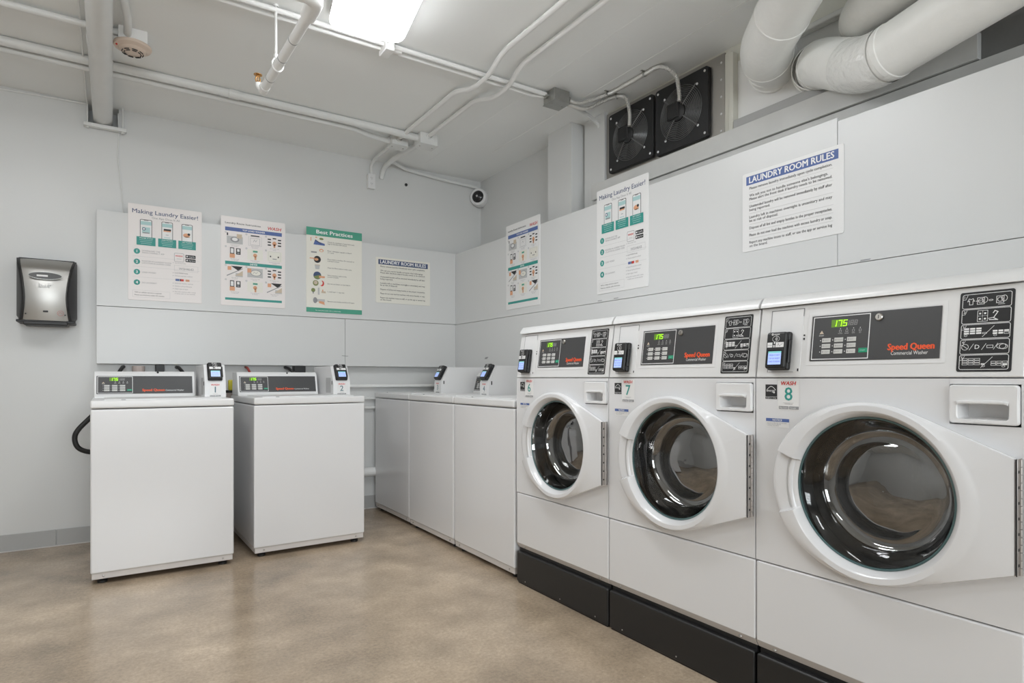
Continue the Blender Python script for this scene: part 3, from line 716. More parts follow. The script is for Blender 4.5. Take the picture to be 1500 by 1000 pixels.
for sx in (-1, 1):
    Vc, Fc = [], []
    for (v, y) in prof:
        s = side(v); o_ = .142 - .008*(v/H < .1)
        Vc += [(sx*s, y+.014, v), (sx*(s+.006), y-.004, v), (sx*(s+.016), y+.004, v), (sx*o_, -.11 + (.05 if v > H*.93 else 0), v), (sx*o_, -.002, v)]
    for i in range(N):
        for j in range(4): Fc.append((i*5+j, i*5+j+1, (i+1)*5+j+1, (i+1)*5+j))
    b.add(Vc, Fc, 'black')
b.box((-.138, -.185, .0), (.138, -.002, .014), 'black', .004); b.box((-.134, -.10, H-.012), (.134, -.002, H-.002), 'black', .004); b.box((-.13, -.12, .01), (.13, -.002, H-.02), 'black')
b.build('body', t, angle=50)
b = MB(); b.box((-.105, -.20, -.016), (.105, -.05, .006), 'black', .006); b.build('paper_outlet', t)
yw = -.2225
b = MB(); b.prism(circ(0, .268, .078, 32, .021), FRONT(yw), -.01, .001, 'smoke_window', .001); b.line(FRONT(yw), circ(0, .268, .078, 32, .021), .003, .0015, 'galv', True); b.rect(FRONT(yw), -.04, .262, .012, .272, .0016, 'ink_white'); b.build('window', t)
b = MB(); F2 = FRONT(-.2235)
for k, (x, hh) in enumerate(((-.028, .020), (-.014, .014), (0, .013), (.013, .022))):
    b.line(F2, [(x-.005, .200), (x, .200+hh), (x+.003, .200), (x+.010, .200+hh*.8)], .0022, 0, 'ink_white')
b.line(F2, [(.018, .214), (.032, .219)], .002, 0, 'ink_white'); b.build('logo_lettering', t, smooth=False)
b = MB(); b.fbox(FRONT(-.205), -.012, .058, 0, .012, .068, .008, 'black', .002); b.build('sensor', t)
b = MB(); b.line(FRONT(-.2105), circ(.07, .055, .015, 20), .0012, .0, 'ink_red', True); b.line(FRONT(-.2105), [(.060, .050), (.068, .062), (.078, .052)], .0012, 0, 'ink_red'); b.build('red_emblem', t, smooth=False)
for sx in (-1, 1):
    b = MB(); b.screw(FRONT(-.204), sx*.092, .046, .004, .004, 'black'); b.build('screw', t)
# ------------------------------------------------------------------ wall signs (local: x right, z up, front toward -y)
def board(name, w, h, m, label, loc, rz, group, t=.004, r=.006):
    b = MB(); b.prism(rrect(0, 0, w, h, r, 3), FRONT(0), 0, t, m, .0006, 1)
    o = b.build(name, None, origin=(0, 0, 0)); o.location = loc; o.rotation_euler = (0, 0, rz)
    return tag(o, label, 'sign', group), FRONT(-t)
L1 = .0006; L2 = .0010; L3 = .0014
def part(o, name, fn):
    b = MB(); fn(b); return b.build(name, o, smooth=False)

def app_sign(loc, rz, label, m='sign_white', code='WSH4643'):
    w, h = .421, .615
    o, F = board('instruction_sign', w, h, m, label, loc, rz, 'app instruction signs')
    X = lambda a: a*w
    Y = lambda a: a*h
    part(o, 'heading_lettering', lambda b: b.text(F, 'Making Laundry Easier!', X(.055), Y(.905), .026, L1, 'ink_navy', width=X(.89), bold=.006))
    part(o, 'subheading_lettering', lambda b: b.text(F, 'One App Does It All', X(.5), Y(.862), .013, L1, 'ink_grey', align='c', maxw=X(.42)))
    for k, (a, c) in enumerate(((.155, .315), (.44, .595), (.715, .87))):
        def ph(b):
            b.poly(F, rrect(X(a), Y(.655), X(c), Y(.845), .008), L1, 'ink_black'); b.poly(F, rrect(X(a)+.003, Y(.655), X(c)-.003, Y(.845)-.003, .006), L2, 'sign_white')
            b.rect(F, X(a)+.004, Y(.788), X(c)-.004, Y(.825), L3, 'ink_tint'); b.rect(F, X(a+.05), Y(.834), X(c-.05), Y(.838), L3, 'ink_black')
            cx = X((a+c)/2)
            if k == 0: b.rect(F, cx-.022, Y(.70), cx+.022, Y(.765), L3, 'ink_tint'); b.disc(F, cx-.012, Y(.745), .010, L3+.0003, 'ink_navy'); b.disc(F, cx-.012, Y(.745), .006, L3+.0006, 'sign_white'); b.rect(F, cx-.018, Y(.70), cx+.018, Y(.712), L3+.0003, 'ink_grey')
            if k == 1: b.rect(F, cx-.020, Y(.752), cx+.022, Y(.77), L3, 'ink_black'); b.rect(F, cx-.022, Y(.74), cx+.020, Y(.752), L3, 'ink_skin'); b.rect(F, cx-.008, Y(.705), cx+.008, Y(.71), L3, 'ink_grey'); b.rect(F, cx-.018, Y(.675), cx+.018, Y(.682), L3, 'ink_tint')
            if k == 2: b.poly(F, circ(cx-.004, Y(.725), .020, 12, .014), L3, 'ink_skin'); b.disc(F, cx+.010, Y(.738), .008, L3+.0003, 'ink_black'); b.rect(F, cx-.015, Y(.705), cx+.018, Y(.712), L3, 'ink_tan')
        part(o, 'phone_picture', ph)
        def cap_(b):
            a2, c2 = a-.045, c+.045
            b.rect(F, X(a2), Y(.575), X(c2), Y(.662), L3+.001, 'ink_teal')
            b.text(F, ('WASHER STATUS', 'ADD MONEY', 'GET ALERTS')[k], X((a2+c2)/2), Y(.642), .0075, L3+.0016, 'ink_white', align='c', maxw=X(.18))
            for q in range(3): b.rect(F, X(a2)+.016+.004*q, Y(.627-.018*q), X(c2)-.016-.004*q, Y(.627-.018*q)+.0022, L3+.0016, 'ink_tint')
        part(o, 'phone_caption', cap_)
    steps = (('DOWNLOAD THE', 'WASH-CONNECT APP'), ('REGISTER IN LAUNDRY ROOM', 'LOCATION & LICENSE CODE'), ('LOAD MONEY',), ('DO LAUNDRY!',))
    for k, y in enumerate((.508, .40, .293, .184)):
        def st(b):
            b.disc(F, X(.115), Y(y), .0175, L1, 'ink_teal', 28); b.text(F, str(k+1), X(.115), Y(y)-.008, .016, L2, 'ink_white', align='c', bold=.02)
        part(o, 'step_number', st)
        part(o, 'step_lettering', lambda b: [b.text(F, s, X(.18), Y(y)+(.002 if len(steps[k]) > 1 else -.004)-.0125*i, .0085, L1, 'ink_grey', maxw=X(.39)) for i, s in enumerate(steps[k])])
        if k: part(o, 'divider_line', lambda b: b.rect(F, X(.06), Y(y+.055), X(.97), Y(y+.055)+.001, L1, 'ink_pale'))
    def app(b):
        b.frame_rect(F, X(.615), Y(.435), X(.745), Y(.525), .002, L1, 'ink_grey', .006); b.text(F, 'WASH', X(.68), Y(.488), .010, L1, 'ink_red', align='c', maxw=X(.11), bold=.02, shear=.15); b.rect(F, X(.645), Y(.465), X(.715), Y(.469), L1, 'ink_pale')
    part(o, 'app_badge', app)
    for y in (.482, .44):
        def bd(b):
            b.poly(F, rrect(X(.77), Y(y), X(.912), Y(y+.034), .003), L1, 'ink_black'); b.disc(F, X(.792), Y(y+.017), .005, L2, 'ink_white', 10); b.text(F, 'App Store' if y < .46 else 'Google Play', X(.815), Y(y+.011), .008, L2, 'ink_white', maxw=X(.085))
        part(o, 'store_badge', bd)
    def code_(b):
        b.text(F, 'Use License Code:', X(.62), Y(.415), .006, L1, 'ink_grey'); b.frame_rect(F, X(.615), Y(.335), X(.945), Y(.395), .0012, L1, 'ink_pale'); b.text(F, code, X(.78), Y(.350), .014, L1, 'ink_grey', align='c')
        b.disc(F, X(.6), Y(.42), .002, L1, 'ink_grey', 8)
    part(o, 'code_box', code_)
    def bul(b):
        for y, s in ((.308, 'Load WASH Funds'), (.278, 'Choose payment method:'), (.198, 'Select the laundry machine'), (.168, 'Choose cycle preference'), (.138, 'Select type of wash'), (.108, 'Start the machine with a swipe'), (.088, 'or press start on the machine')):
            if y != .088: b.disc(F, X(.6), Y(y)+.003, .0022, L1, 'ink_grey', 8)
            b.text(F, s, X(.62), Y(y), .0068, L1, 'ink_black' if y == .308 else 'ink_grey', maxw=X(.34))
    part(o, 'bullet_lettering', bul)
    def cards(b):
        for a, mm in ((.63, 'ink_blue'), (.69, 'ink_black'), (.705, 'ink_red'), (.77, 'ink_skin')): b.rect(F, X(a), Y(.228), X(a+(.055 if a != .705 else .04)), Y(.25), L1 if a != .705 else L2, mm)
    part(o, 'card_emblem', cards)
    def note(b):
        b.frame_rect(F, X(.06), Y(.03), X(.555), Y(.102), .001, L1, 'ink_pale')
        b.text(F, 'WiFi or cellular service is required.', X(.085), Y(.075), .0072, L1, 'ink_black', maxw=X(.45)); b.text(F, 'Please use machines within 20 minutes.', X(.085), Y(.048), .0072, L1, 'ink_black', maxw=X(.45))
    part(o, 'note_box', note)
    return o

def picture(b, F, x0, y0, x1, y1, kind):
    """a small instruction drawing inside the given rectangle"""
    cx, cy = (x0+x1)/2, (y0+y1)/2; w, h = x1-x0, y1-y0
    B = lambda a, c, d, e, m, l=L2: b.rect(F, x0+w*a, y0+h*c, x0+w*d, y0+h*e, l, m)
    if kind == 'load':
        B(0, 0, 1, .7, 'ink_pale', L1); b.poly(F, circ(cx, cy-h*.1, w*.28, 16, h*.26), L2, 'ink_grey'); b.poly(F, circ(cx, cy-h*.08, w*.18, 16, h*.16), L3, 'sign_white'); B(.62, .55, .95, .95, 'ink_tan', L3); B(0, .75, .08, 1, 'ink_black')
    elif kind == 'machine':
        b.frame_rect(F, x0+w*.08, y0, x1-w*.08, y1-h*.12, .0018, L1, 'ink_pale'); b.frame_rect(F, x0+w*.2, y0+h*.08, x1-w*.2, y0+h*.72, .0015, L1, 'ink_grey'); B(.22, .90, .78, 1, 'ink_black'); b.line(F, [(cx-.012, cy-.01), (cx-.004, cy+.006), (cx+.004, cy-.008), (cx+.012, cy+.006)], .002, L2, 'ink_grey')
    elif kind == 'keys':
        for r_ in range(3):
            for c_ in range(2): B(.05+.68*c_, .18+.28*r_, .27+.68*c_, .30+.28*r_, 'ink_black')
        B(.38, .86, .62, .97, 'ink_black'); b.poly(F, circ(cx, cy-h*.08, w*.14, 12, h*.22), L3, 'ink_skin'); B(.44, .02, .56, .35, 'ink_skin', L3)
    elif kind == 'phone':
        B(.2, .15, .46, .98, 'ink_black'); B(.24, .45, .42, .90, 'sign_white', L3); B(.18, 0, .50, .38, 'ink_skin', L3+.0004); B(.58, .35, .86, .95, 'ink_black'); B(.64, .62, .80, .88, 'sign_white', L3); B(.64, .42, .80, .55, 'ink_grey', L3)
    elif kind == 'press':
        B(0, 0, 1, 1, 'sign_cream', L1); B(.36, .72, .66, .88, 'ink_green'); b.poly(F, circ(cx, cy-h*.08, w*.13, 12, h*.18), L3, 'ink_skin'); B(.46, .0, .58, .35, 'ink_skin', L3)
    elif kind == 'smile':
        B(0, 0, 1, 1, 'sign_cream', L1); b.frame_rect(F, x0+w*.1, y0+h*.05, x1-w*.1, y1-h*.05, .0012, L2, 'ink_pale', .006); B(.2, .42, .28, .56, 'ink_black'); B(.72, .40, .80, .55, 'ink_black'); B(.38, .22, .65, .30, 'ink_grey')
    elif kind == 'lint':
        b.poly(F, [(x0+w*.25, y1), (x1, y1), (x0+w*.75, y0+h*.55)], L1, 'ink_black'); b.poly(F, [(x0, y0+h*.1), (x1, y0+h*.85), (x1, y0+h*.78), (x0, y0)], L2, 'ink_grey'); B(.05, .60, .28, .95, 'ink_skin', L3); B(.55, 0, 1, .35, 'ink_pale', L1); b.poly(F, [(x0+w*.5, y0+h*.1), (x1, y0+h*.1), (x1, y0+h*.6)], L2, 'ink_tan')
    elif kind == 'setting':
        B(0, .05, 1, .95, 'ink_pale', L1); b.poly(F, circ(cx+w*.05, cy, w*.36, 18, h*.30), L2, 'ink_grey'); b.poly(F, circ(cx+w*.05, cy, w*.31, 18, h*.25), L3, 'sign_cream'); b.line(F, [(cx-.014, cy-.004), (cx-.004, cy+.006), (cx+.006, cy-.004), (cx+.016, cy+.006)], .002, L3+.0003, 'ink_grey'); B(0, .5, .25, .9, 'ink_skin', L3+.0005)

def steps_sign(loc, rz, label, m):
    w, h = .424, .613
    o, F = board('instruction_sign', w, h, m, label, loc, rz, 'picture instruction signs')
    X = lambda a: a*w
    Y = lambda a: a*h
    part(o, 'heading_lettering', lambda b: b.text(F, 'Laundry Room Instructions', X(.065), Y(.918), .012, L1, 'ink_black', width=X(.54), bold=.008))
    part(o, 'red_logo_lettering', lambda b: b.text(F, 'WASH', X(.72), Y(.900), .021, L1, 'ink_red', width=X(.215), bold=.016, shear=.2))
    def band(y0, y1, s, mm):
        def f(b):
            b.rect(F, X(.065), Y(y0), X(.945), Y(y1), L1, mm)
            if s: b.text(F, s, X(.5), Y((y0+y1)/2)-.0055, .011, L2, 'ink_white', align='c', bold=.02)
        return f
    part(o, 'band', band(.838, .880, 'TOP LOAD WASHER', 'ink_blue')); part(o, 'band', band(.462, .498, 'DRYER', 'ink_teal')); part(o, 'band', band(.062, .088, '', 'ink_teal'))
    caps = ('Load laundry and add detergent', 'Close the lid of the machine', 'Choose wash cycle setting', 'Pay with the app or with card', 'Press start button on machine', 'Remove laundry when complete', 'Clean the lint screen first', 'Load laundry, close the door', 'Choose dryer heat setting', 'Pay with the app or with card', 'Press start button on machine', 'Clean lint screen when done')
    kinds = ('load', 'machine', 'keys', 'phone', 'press', 'smile', 'lint', 'setting', 'keys', 'phone', 'press', 'lint')
    for k in range(12):
        r_, c_ = k//3, k % 3
        y1 = (.815, .655, .445, .285)[r_]; x0 = (.075, .385, .69)[c_]
        def pic(b):
            picture(b, F, X(x0+.015), Y(y1-.118), X(x0+.255), Y(y1), kinds[k])
            b.disc(F, X(x0), Y(y1+.004), .0062, L3+.001, 'ink_grey', 12); b.disc(F, X(x0), Y(y1+.004), .0048, L3+.0013, 'sign_white', 12)
            b.text(F, str(k % 6+1), X(x0), Y(y1+.004)-.003, .006, L3+.0016, 'ink_black', align='c')
        part(o, 'step_picture', pic)
        s = caps[k].split(' '); half = len(s)//2+1
        part(o, 'step_lettering', lambda b: [b.text(F, ' '.join(q), X(x0+.135), Y(y1-.134)-.009*i, .0055, L1, 'ink_grey', align='c', maxw=X(.25)) for i, q in enumerate((s[:half], s[half:]))])
    return o

def tips_sign(loc, rz, label):
    w, h = .420, .627
    o, F = board('best_practices_sign', w, h, 'sign_cream', label, loc, rz, None)
    X = lambda a: a*w
    Y = lambda a: a*h
    def hd(b): b.rect(F, 0, Y(.905), w, h, L1, 'ink_green'); b.text(F, 'Best Practices', X(.5), Y(.932), .027, L2, 'ink_white', align='c', bold=.022, width=X(.65))
    part(o, 'heading_band', hd)
    def ft(b): b.rect(F, 0, 0, w, Y(.055), L1, 'ink_green'); b.text(F, 'For more information visit us online today', X(.16), Y(.018), .0075, L2, 'ink_white', maxw=X(.54))
    part(o, 'footer_band', ft)
    rows = (('Check the clothing for loose items and', 'tags for laundry instructions.'), ('Place 1 detergent capsule or bleach', 'or 1 pod.'), ('Place items in machine. Do not pack or', 'overload clothes.'), ('Clean lint filters before every cycle.',), ('Select machine cycle on the', 'control console.'), ('Do not use bleach on dark fabric.',), ('1 small load = 1 cap only.',), ('Remove wet clothes and leave lid open.',))
    ys = (.83, .725, .625, .535, .435, .345, .25, .135)
    for k, y in enumerate(ys):
        part(o, 'tip_lettering', lambda b: [b.text(F, s, X(.37), Y(y)+(.004 if len(rows[k]) > 1 else -.003)-.0125*i, .0088, L1, 'ink_black', maxw=X(.56)) for i, s in enumerate(rows[k])])
        def ic(b):
            cx, cy = X(.19), Y(y)
            D = lambda dx, dy, r, m, l=L2, ry=None: b.poly(F, circ(cx+dx, cy+dy, r, 18, ry), l, m)
            Q = lambda a, c, d, e, m, l=L2: b.rect(F, cx+a, cy+c, cx+d, cy+e, l, m)
            if k == 0:
                b.poly(F, [(cx-.028, cy-.020), (cx+.055, cy-.022), (cx+.055, cy-.008), (cx-.018, cy+.010)], L1, 'ink_blue'); b.poly(F, [(cx-.014, cy+.018), (cx+.03, cy-.008), (cx+.026, cy-.014), (cx-.018, cy+.010)], L2, 'ink_navy'); D(.03, .026, .016, 'ink_olive', L2, .008); Q(-.05, .004, -.044, .032, 'ink_skin'); D(-.008, .034, .008, 'ink_skin', L2, .004)
            if k == 1: D(.03, .006, .016, 'ink_skin', L2, .012); D(.03, .004, .010, 'sign_cream', L3, .006); Q(-.046, -.016, -.004, -.006, 'ink_grey')
            if k == 2: D(0, 0, .026, 'ink_black'); D(-.008, 0, .016, 'ink_skin', L3, .010); Q(-.056, .002, -.012, .009, 'ink_skin', L3)
            if k == 3: b.poly(F, [(cx-.014, cy-.016), (cx+.014, cy-.016), (cx+.019, cy+.016), (cx-.019, cy+.016)], L2, 'ink_pale'); Q(-.019, .013, .019, .018, 'ink_tan', L3)
            if k == 4: D(0, 0, .029, 'ink_navy'); b.poly(F, [(cx-.027, cy-.008), (cx+.026, cy+.008), (cx+.022, cy-.018), (cx, cy-.028), (cx-.02, cy-.02)], L3, 'ink_olive'); Q(.012, -.016, .055, -.002, 'ink_skin', L3+.0003)
            if k == 5: D(-.012, 0, .021, 'ink_olive'); D(-.012, .003, .014, 'ink_tan', L3); D(.034, 0, .016, 'ink_red', L2, .021); D(.026, .003, .013, 'sign_cream', L3, .017)
            if k == 6: D(-.030, .006, .015, 'ink_olive'); Q(-.034, -.020, -.026, -.005, 'ink_grey'); Q(.004, -.026, .016, .026, 'ink_pale'); Q(.030, -.012, .062, .002, 'ink_tan'); Q(.036, .0, .044, .014, 'ink_skin')
            if k == 7: D(-.016, .004, .015, 'ink_grey', L2, .022); Q(-.004, -.006, .055, .014, 'ink_pale'); b.poly(F, [(cx+.01, cy-.014), (cx+.055, cy-.028), (cx+.05, cy-.004), (cx+.015, cy)], L3, 'ink_skin')
        part(o, 'tip_picture', ic)
    return o

RULES = (('Please remove laundry immediately upon cycle completion.',), ("We ask you not to handle someone else's belongings.", 'Please alert the front desk if laundry needs to be removed.'),
         ('Unattended laundry will be removed immediately by staff after', 'being reported.'), ('Laundry left in machines overnight is unsanitary and may', 'be at risk of disposal.'),
         ('Dispose of all lint and empty bottles in the proper receptacles.',), ('Please do not over load the machines with excess laundry or soap.',), ('Report any machine issues to staff, or use the app or service log', 'on the board.'))
def rules_sign(loc, rz, label, m, band):
    w, h = .466, .356
    o, F = board('rules_sign', w, h, m, label, loc, rz, None, .004, .008)
    X = lambda a: a*w
    Y = lambda a: a*h
    def hd(b): b.rect(F, X(.045), Y(.845), X(.955), Y(.955), L1, band); b.text(F, 'LAUNDRY ROOM RULES', X(.078), Y(.868), .026, L2, 'ink_white', width=X(.84), bold=.02)
    part(o, 'heading_band', hd)
    y = .785
    for k, r_ in enumerate(RULES):
        def ln(b):
            for i, s in enumerate(r_): b.text(F, s, X(.08), Y(y)-.0165*i, .0115, L1, 'ink_black', maxw=X(.82), bold=.006)
        part(o, 'rule_lettering', ln)
        y -= .0463*len(r_)
        if k < 6: part(o, 'divider_line', lambda b: b.rect(F, X(.08), Y(y+.014), X(.91), Y(y+.014)+.0009, L1, 'ink_pale'))
        y -= .0452
    return o
s = PY/4.62
app_sign((.083, PY, 1.528), 0, 'white app instruction sign with three phones and green steps, leftmost on the back wall', 'sign_pink')
steps_sign((.620, PY, 1.528), 0, 'picture instruction sign with blue and green bands, second from left on the back wall', 'sign_pink')
tips_sign((1.193, PY, 1.515), 0, 'tall cream sign with a green heading band reading Best Practices')
rules_sign((1.725, PY, 1.620), 0, 'cream laundry rules sign with a navy heading, on the back wall near the corner', 'sign_cream', 'ink_navy')
steps_sign((PX, 3.80, 1.526), -PI/2, 'picture instruction sign with blue and green bands, on the right wall near the corner', 'sign_white')
app_sign((PX, 2.793, 1.525), -PI/2, 'white app instruction sign with three phones, on the right wall below the left fan', 'sign_white')
rules_sign((PX, 1.782, 1.604), -PI/2, 'large white laundry rules sign with a blue heading, on the right wall above washer 7', 'sign_white', 'ink_blue')
# ------------------------------------------------------------------ payment reader (local frame: u right, v up, w out)
def reader(par, F, w=.068, h=.112, d=.036):
    """black card reader whose lower left back corner is at the frame origin"""
    b = MB(); b.fbox(F, 0, 0, 0, w, h, d*.55, 'black', .006); b.fbox(F, .002, .002, d*.4, w-.002, h-.002, d, 'black', .008)
    o = b.build('card_reader', par)
    G = F.at(0, 0, d)
    b = MB(); b.fbox(G, w*.16, h*.09, -.002, w*.86, h*.50, .0004, 'black_gloss'); b.rect(G, w*.20, h*.12, w*.82, h*.42, .0010, 'lcd'); b.rect(G, w*.20, h*.42, w*.82, h*.465, .0010, 'lcd_head')
    for k, (s, v) in enumerate((('PRESS START', .345), ('TAP OR INSERT', .26), ('CARD TO BEGIN', .18))): b.text(G, s, w*.51, h*v, .0042, .0014, 'lcd_ink', align='c', maxw=w*.52)
    b.build('screen', o, smooth=False)
    b = MB(); b.rect(G, w*.12, h*.57, w*.36, h*.70, .0006, 'ink_white'); b.rect(G, w*.52, h*.57, w*.90, h*.70, .0006, 'ink_white'); b.rect(G, w*.43, h*.66, w*.48, h*.72, .0006, 'ink_white'); b.rect(G, w*.39, h*.57, w*.50, h*.63, .0006, 'ink_pale')
    b.rect(G, w*.14, h*.62, w*.34, h*.63, .001, 'ink_grey'); b.line(G, [(w*.60, h*.60), (w*.64, h*.67), (w*.70, h*.60), (w*.84, h*.66)], .0012, .001, 'ink_grey'); b.build('card_pictogram', o, smooth=False)
    b = MB()
    for r_ in (.003, .006, .009): b.line(G, [(w*.5+r_*math.cos(R(a))-.003, h*.79+r_*math.sin(R(a))*.8) for a in range(-50, 51, 20)], .0012, .0006, 'ink_white')
    b.line(G, circ(w*.5+.001, h*.79, .0115, 18, .009), .001, .0006, 'ink_white', True); b.build('tap_symbol', o, smooth=False)
    b = MB(); b.disc(G, w*.34, h*.91, .0035, .0006, 'ink_white', 12); b.disc(G, w*.34, h*.91, .0016, .0009, 'black', 8); b.text(G, 'nayax', w*.42, h*.89, .0055, .0006, 'ink_white', maxw=w*.32, bold=.01); b.build('reader_lettering', o, smooth=False)
    b = MB(); b.fbox(F, w-.0005, h*.18, d*.2, w+.003, h*.78, d*.62, 'black_gloss', .002); b.build('card_slot', o)
    return o
def panel_print(par, F, w, h, logo, sub_below, lock):
    """dark control panel w x h: framed keypad on the left, brand lettering lower right; F is its lower left corner"""
    b = MB(); b.fbox(F, 0, 0, -.002, w, h, .0015, 'panel_dark', .0006, 1); P = b.build('control_panel', par); G = F.at(0, 0, .0015)
    kw = w*.49 if sub_below else w*.36
    b = MB(); b.frame_rect(G, .006, .005, kw, h-.005, .0022, .0004, 'ink_white'); b.build('keypad_frame', P, smooth=False)
    X = lambda a: .006+(kw-.006)*a
    Y = lambda a: .005+(h-.01)*a
    dh = .022 if sub_below else .020
    def display(b):
        b.rect(G, X(.33), Y(.74), X(.57), Y(.74)+dh, .0004, 'led_back'); b.rect(G, X(.575), Y(.755), X(.78), Y(.74)+dh*.9, .0004, 'led_off')
        segs(b, G, '175', X(.36), Y(.765), dh*.72, .0008, 'led_on'); segs(b, G, '188', X(.60), Y(.775), dh*.55, .0008, 'ink_grey')
        b.rect(G, X(.405), Y(.76), X(.42), Y(.785), .001, 'led_on')
    b = MB(); display(b); b.build('display', P, smooth=False)
    b = MB()
    b.poly(G, [(X(.12), Y(.60)), (X(.20), Y(.60)), (X(.16), Y(.68))], .0004, 'ink_tan'); b.text(G, 'START', X(.16), Y(.545), .0035, .0004, 'ink_white', align='c', maxw=X(.16))
    for k in range(4):
        u = .50+.115*k; b.disc(G, X(u), Y(.70), .0013, .0004, 'ink_white', 8); b.frame_rect(G, X(u)-.003, Y(.62), X(u)+.003, Y(.665), .0008, .0004, 'ink_pale'); b.text(G, ('WASH', 'RINSE', 'SPIN', 'LID')[k], X(u), Y(.575), .003, .0004, 'ink_pale', align='c', maxw=X(.1))
    b.build('indicator_symbol', P, smooth=False)
    for r_ in range(3):
        for c_ in range(3):
            u0, v0 = .18+.225*c_, .12+.137*r_
            b = MB(); b.fbox(G, X(u0), Y(v0), -.0005, X(u0+.155), Y(v0+.10), .0012, 'key_grey', .0004, 1); b.rect(G, X(u0+.02), Y(v0+.03), X(u0+.035), Y(v0+.07), .0016, 'ink_grey')
            b.text(G, (('WARM', 'HOT', 'COLD'), ('NORMAL', 'BRIGHT', 'HEAVY'), ('LIGHT', 'MEDIUM', 'MAX'))[r_][c_], X(u0+.045), Y(v0+.035), .0032, .0016, 'ink_grey', maxw=X(.095)); b.disc(G, X(u0-.03), Y(v0+.05), .0014, .0006, 'ink_white', 8); b.build('key', P, smooth=False)
    b = MB(); b.fbox(G, X(.84), Y(.13), -.0005, X(.985), Y(.23), .0012, 'key_green', .0004, 1); b.text(G, 'START', X(.912), Y(.165), .0034, .0016, 'ink_tint', align='c', maxw=X(.1)); b.build('start_key', P, smooth=False)
    b = MB(); fs = .0165 if sub_below else .0135
    if sub_below:
        b.text(G, 'Speed Queen', w*.965, h*.185, fs, .0005, 'ink_orange', align='r', width=w*.325, bold=.03)
    else:
        b.text(G, 'Speed Queen', w*.46, h*.14, fs, .0005, 'ink_orange', width=w*.235, bold=.035)
    b.build('brand_lettering', P, smooth=False)
    b = MB()
    if sub_below: b.text(G, 'Commercial Washer', w*.925, h*.085, .0095, .0005, 'ink_white', align='r', width=w*.26)
    else: b.text(G, 'Commercial Washer', w*.705, h*.14, .009, .0005, 'ink_white', width=w*.20)
    b.build('sub_lettering', P, smooth=False)
    if lock:
        b = MB(); b.lathe([(.010, 0), (.010, .004), (.008, .006), (.0001, .006)], G.at(kw+.024, h*.87), 'steel', 20); b.rect(G.at(kw+.024, h*.87), -.001, -.005, .001, .005, .0064, 'black'); b.build('key_lock', P)
    return P
SEG = {'0': 'abcdef', '1': 'bc', '2': 'abged', '3': 'abgcd', '4': 'fgbc', '5': 'afgcd', '6': 'afgedc', '7': 'abc', '8': 'abcdefg'}
def segs(b, G, s, u, v, h, w, m):
    cw = h*.56; t = h*.13
    for ch in s:
        p = {'a': [(0, h), (cw, h)], 'b': [(cw, h), (cw, h/2)], 'c': [(cw, h/2), (cw, 0)], 'd': [(0, 0), (cw, 0)], 'e': [(0, 0), (0, h/2)], 'f': [(0, h/2), (0, h)], 'g': [(0, h/2), (cw, h/2)]}
        for k in SEG[ch]:
            q = [(u+x+y*.12, v+y) for x, y in p[k]]; b.line(G, q, t, w, m)
        u += cw*1.65
def number_tag(par, F, w, h, num, col):
    b = MB(); b.poly(F, rrect(0, 0, w, h, .003), .0005, 'sign_white'); t = b.build('number_sticker', par, smooth=False)
    b = MB(); b.text(F, 'WASH', w*.5, h*.84, h*.125, .001, 'ink_red', align='c', width=w*.70, bold=.02, shear=.2); b.build('red_logo_lettering', t, smooth=False)
    b = MB(); b.text(F, str(num), w*.5, h*.33, h*.43, .001, col, align='c', bold=.008); b.build('number', t, smooth=False)
    b = MB(); b.rect(F, w*.25, h*.24, w*.75, h*.252, .001, 'ink_pale'); b.text(F, 'WSH4643-0%s' % num, w*.5, h*.19, h*.035, .001, 'ink_grey', align='c', maxw=w*.6); b.rect(F, w*.04, h*.03, w*.50, h*.13, .001, 'ink_grey'); b.rect(F, w*.53, h*.03, w*.97, h*.13, .001, 'ink_grey')
    b.text(F, 'App Store', w*.08, h*.055, h*.05, .0014, 'ink_white', maxw=w*.38); b.text(F, 'Google', w*.58, h*.055, h*.05, .0014, 'ink_white', maxw=w*.34); b.build('sticker_lettering', t, smooth=False)

